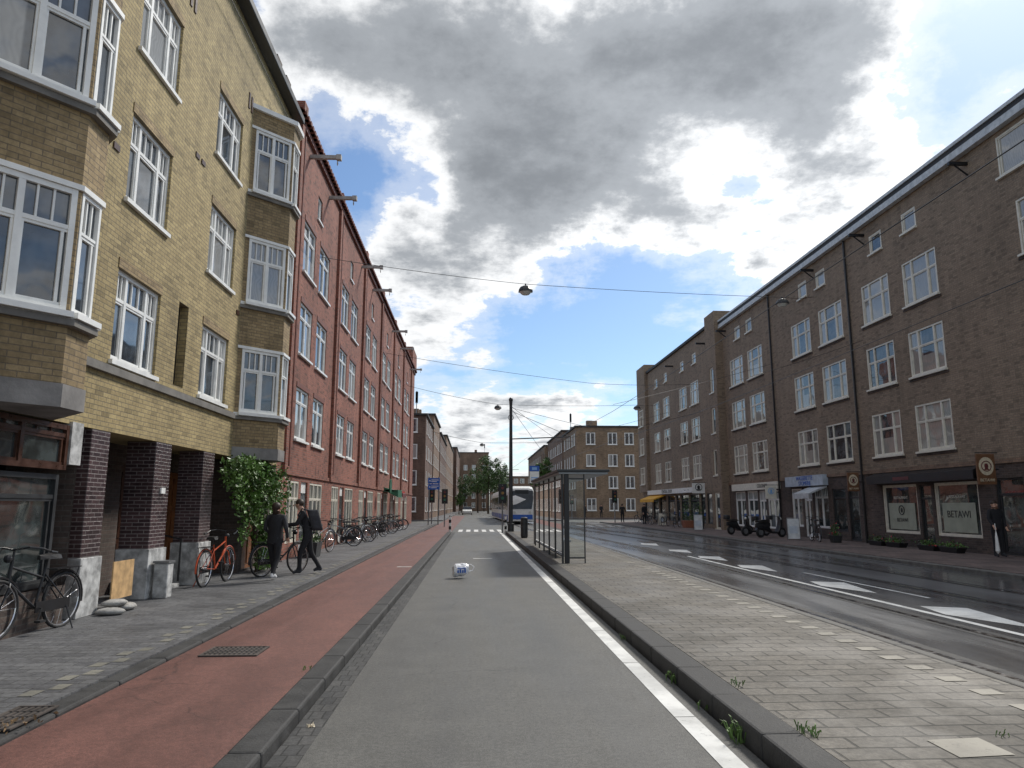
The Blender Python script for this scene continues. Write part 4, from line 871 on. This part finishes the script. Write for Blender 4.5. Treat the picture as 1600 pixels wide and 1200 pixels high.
def aboard(label,loc,rotz,mat):
    b=thing('sandwich_board',label,'sign board',loc,rotz,group='sandwich boards on the pavement')
    for sy in (-1,1):
        s=MB(); s.poly([(-.3,sy*.25,.05),(.3,sy*.25,.05),(.3,sy*.03,1.05),(-.3,sy*.03,1.05)]); s.obj('board_panel',mat,b)
    s=MB()
    for x in (-.31,.31):
        for sy in (-1,1): s.tube([(x,sy*.27,0),(x,sy*.03,1.08)],.016,5)
    s.tube([(-.31,0,1.08),(.31,0,1.08)],.016,5); s.obj('frame',M['mgrey'],b)
    s=MB(); s.poly([(-.2,-.2,.32),(.2,-.2,.32),(.2,-.12,.68),(-.2,-.12,.68)]); s.obj('poster_block',M['gblue'],b); b.scale=(.85,.85,.9); return b
aboard('pale sandwich board with blue poster outside the laundry',(14.7,32.9,.11),rad(-20),M['zinc']); aboard('pale sandwich board outside the corner shop',(14.2,45.5,.11),rad(-15),M['zinc']); aboard('cream sandwich board on the pavement',(14.6,56,.11),rad(10),M['cream'])
def car(label,loc,rotz,mat):
    b=thing('parked_car',label,'car',loc,rotz,group='cars far down the street')
    s=MB(); s.loft([[(-w,y,z0),(w,y,z0),(w*1.02,y,(z0+z1)/2),(w*.94,y,z1),(-w*.94,y,z1),(-w*1.02,y,(z0+z1)/2)] for y,w,z0,z1 in ((-2.1,.7,.35,.65),(-1.95,.84,.25,.78),(-1.0,.88,.2,.92),(1.6,.88,.2,.98),(2.0,.84,.25,.92),(2.1,.75,.35,.8))]); s.obj('body',mat,b,bevel=.03)
    s=MB(); s.loft([[(-.8,-1.0,.92),(.8,-1.0,.92),(.8,1.8,.98),(-.8,1.8,.98)],[(-.66,-.35,1.42),(.66,-.35,1.42),(.68,1.3,1.45),(-.68,1.3,1.45)]]); s.obj('windows',M['gd'],b)
    s=MB(); s.box(-.64,.64,-.3,1.25,1.452,1.48); s.obj('roof',mat,b)
    for x in (-.82,.82):
        for y in (-1.3,1.3): s=MB(); s.T=Matrix.Rotation(rad(90),4,'Z'); s.tube([(y,-x-.1,.32),(y,-x+.1,.32)],.32,14); s.obj('wheel',M['rubber'],b)
    for x in (-.6,.6): s=MB(); s.box(x-.15,x+.15,-2.06,-1.98,.55,.7); s.obj('headlight',M['lampglass'],b)
    return b
c=car('white parked car beyond the crossing',(-1.2,135,0),0,M['white']); dup(c,(8.3,118,0),rad(180))
# ================================================================ TREES
def tree(label,loc,h,r,seed,n=70,lm='leaf'):
    b=thing('street_tree',label,'tree',loc,group='street trees at the far end')
    rr=random.Random(seed); s=MB(); s.tube([(0,0,0),(.05,0,h*.25),(0,.1,h*.5),(.1,0,h*.8)],[.22,.17,.12,.04],8)
    for i in range(9):
        a=i*2.4; z0=h*(.28+.05*i); q=(math.cos(a)*r*.65,math.sin(a)*r*.65,z0+h*.18); s.tube([(0,.05,z0),(q[0]*.5,q[1]*.5,z0+h*.1),q],[.08,.05,.02],5)
    s.obj('trunk',M['bark'],b); s=MB()
    for i in range(n):
        v=Vector((rr.gauss(0,1),rr.gauss(0,1),rr.gauss(0,1))).normalized()*(rr.random()**.45)
        c=(v.x*r*.85,v.y*r*.85,h*.63+v.z*h*.33); q=rr.uniform(.35,.75)*r*.4
        for k in range(55):
            u=Vector((R.gauss(0,1),R.gauss(0,1),R.gauss(0,1))).normalized()*(R.random()**.5)*q; s.leaf((c[0]+u.x,c[1]+u.y,c[2]+u.z*.8),.3)
    s.obj('crown',M[lm],b); return b
t1=tree('full green street tree at the end of the street',(3.0,150,0),13.5,3.4,3); t2=tree('green street tree beside the far facade',(9.6,100,0),8.8,1.9,5)
for (x,y,q,s_) in ((6.0,175,1.0,t1),(1.0,172,.85,t1),(-2.2,190,.8,t1),(-2.8,140,.5,t2),(-2.9,170,.6,t2),(3,210,1.0,t1),(8,215,1.0,t1)): dup(s_,(x,y,0),R.uniform(0,6),None,q)
# ================================================================ WORLD
w=bpy.data.worlds.new('World'); scene.world=w; w.use_nodes=True; nt=w.node_tree; nt.nodes.clear()
def dirv(az,el): return (math.sin(rad(az))*math.cos(rad(el)),math.cos(rad(az))*math.cos(rad(el)),math.sin(rad(el)))
SAZ,SEL=42,44; sunv=Vector(dirv(SAZ,SEL))
D=nd(nt,'TexCoord').outputs['Generated']
nz=nd(nt,'TexNoise',Vector=D,Scale=5.0,Detail=9.0,Roughness=.65)
wp=nd(nt,'VectorMath',{'operation':'SUBTRACT'},i0=nz.outputs[1],i1=(.5,.5,.5)).outputs[0]
wp=nd(nt,'VectorMath',{'operation':'SCALE'},i0=wp,Scale=.19).outputs[0]
Dw=nd(nt,'VectorMath',{'operation':'NORMALIZE'},i0=nd(nt,'VectorMath',i0=D,i1=wp).outputs[0]).outputs[0]
acc=None
BL=[(-5.4,35.5,6,.95),(7.4,32.8,6.5,1.2),(18.4,34.4,6,1.1),(27,33,4.5,.85),(2.5,25.8,4.8,1.1),(12.0,23.2,4,.95),(19.8,20.2,3.2,.7),(30.9,26.4,3.8,.65),(36,22.5,3.2,.6),(27.4,22.2,3.4,.65),(25,18.5,2.2,.5),(42,33,3.0,.6),(41,26,1.6,.5),(34,32,2.2,.3),(38.5,26.5,1.4,.4),
(-7,21.0,2.9,.85),(-1,18.0,2.8,.9),(-5.3,14.2,2.2,.7),(-16.4,33.4,5.5,.6),(-1,6.0,3.2,.7),(8.1,6.8,3.4,.7),(23.4,17.2,1.6,.5),(1.4,11.4,1.3,.5),(16,14,1.3,.45),(3,3,7,.35),(9,11.5,1.0,.25),
(37,28.6,3.0,-.8),(12.5,16.0,3.2,-.55),(6,13.5,3.0,-.65),(-10.5,26,2.2,-.7),(22.5,23.5,1.8,-.5),(-1,9.6,1.4,-.3),(11.3,11,3.0,-.55),(-3.8,24.0,1.6,-.5),(20,15.8,2.4,-.4),(31,18.5,1.6,-.4),(-14,30,1.6,-.4)]
for az,el,sg,wt_ in BL:
    k=1/(rad(sg)**2); d=nd(nt,'VectorMath',{'operation':'DOT_PRODUCT'},i0=Dw,i1=dirv(az,el)).outputs['Value']
    ex=mth(nt,'EXPONENT',mth(nt,'MULTIPLY_ADD',d,k,-k)); acc=mth(nt,'MULTIPLY_ADD',ex,wt_,acc if acc is not None else -.52)
sx=nd(nt,'SeparateXYZ',i0=D).outputs
den=mth(nt,'ADD',mth(nt,'MAXIMUM',sx[2],0.0),.2)
P_=nd(nt,'VectorMath',{'operation':'DIVIDE'},i0=D,i1=nd(nt,'CombineXYZ',i0=den,i1=den,i2=den).outputs[0]).outputs[0]
f1=noi(nt,P_,3.0,10.0,.58); f2=noi(nt,P_,8.0,12.0,.64); Po=nd(nt,'VectorMath',i0=P_,i1=(7.1,3.3,1.7)).outputs[0]; f3=noi(nt,Po,2.4,9.0,.55)
dens=mth(nt,'ADD',acc,mth(nt,'MULTIPLY',mth(nt,'SUBTRACT',f1,.5),2.3))
dens=mth(nt,'ADD',dens,mth(nt,'MULTIPLY',mth(nt,'SUBTRACT',f2,.5),1.6))
dens=mth(nt,'ADD',dens,mr(nt,sx[2],.70,.85,0,.6)); dens=mth(nt,'ADD',dens,mr(nt,sx[1],.2,-.3,0,.5))
alpha=mth(nt,'MAXIMUM',mr(nt,dens,-.14,.24),mr(nt,dens,-.65,.0,0,.36))
dt=mth(nt,'ADD',dens,mth(nt,'ADD',mth(nt,'MULTIPLY',mth(nt,'SUBTRACT',f3,.5),1.4),mth(nt,'MULTIPLY',mth(nt,'SUBTRACT',f2,.5),.3)))
thick=mr(nt,dt,.2,1.0)
vthick=mr(nt,dt,.9,1.9)
sd=nd(nt,'VectorMath',{'operation':'DOT_PRODUCT'},i0=D,i1=dirv(25,27)).outputs['Value']
glow=mth(nt,'MULTIPLY_ADD',mth(nt,'EXPONENT',mth(nt,'MULTIPLY_ADD',sd,14.0,-14.0)),.3,.9)
sky=nd(nt,'TexSky',{'sky_type':'NISHITA','sun_disc':False,'sun_elevation':rad(SEL),'sun_rotation':rad(SAZ),'air_density':1.0,'dust_density':.6,'ozone_density':2.0}).outputs[0]
sky=mixc(nt,1.0,sky,(.80,.9,.98),'MULTIPLY')
cl=mixc(nt,thick,(7.6,7.7,7.8),(3.0,3.2,3.45)); cl=mixc(nt,vthick,cl,(1.9,2.05,2.25)); cl=nd(nt,'VectorMath',{'operation':'SCALE'},i0=cl,Scale=glow).outputs[0]
fin=mixc(nt,alpha,sky,cl)
bgn=nd(nt,'Background',Color=fin,Strength=.14); nt.links.new(bgn.outputs[0],nd(nt,'OutputWorld').inputs[0])
sl=bpy.data.lights.new('sun','SUN'); sl.energy=3.4; sl.angle=rad(9); sl.color=(1,.95,.87)
so=bpy.data.objects.new('sun',sl); COL.objects.link(so); so.rotation_euler=(sunv).to_track_quat('Z','Y').to_euler()
# ================================================================ CAMERA
cam=bpy.data.cameras.new('camera'); cam.lens=25.2; cam.sensor_width=36; cam.clip_end=5000; cam.clip_start=.05
co=bpy.data.objects.new('camera',cam); COL.objects.link(co); co.location=(0,0,1.65); co.rotation_euler=(rad(90+9.63),0,rad(-3.02)); scene.camera=co
scene.view_settings.view_transform='Standard'; scene.view_settings.look='None'; scene.view_settings.exposure=0
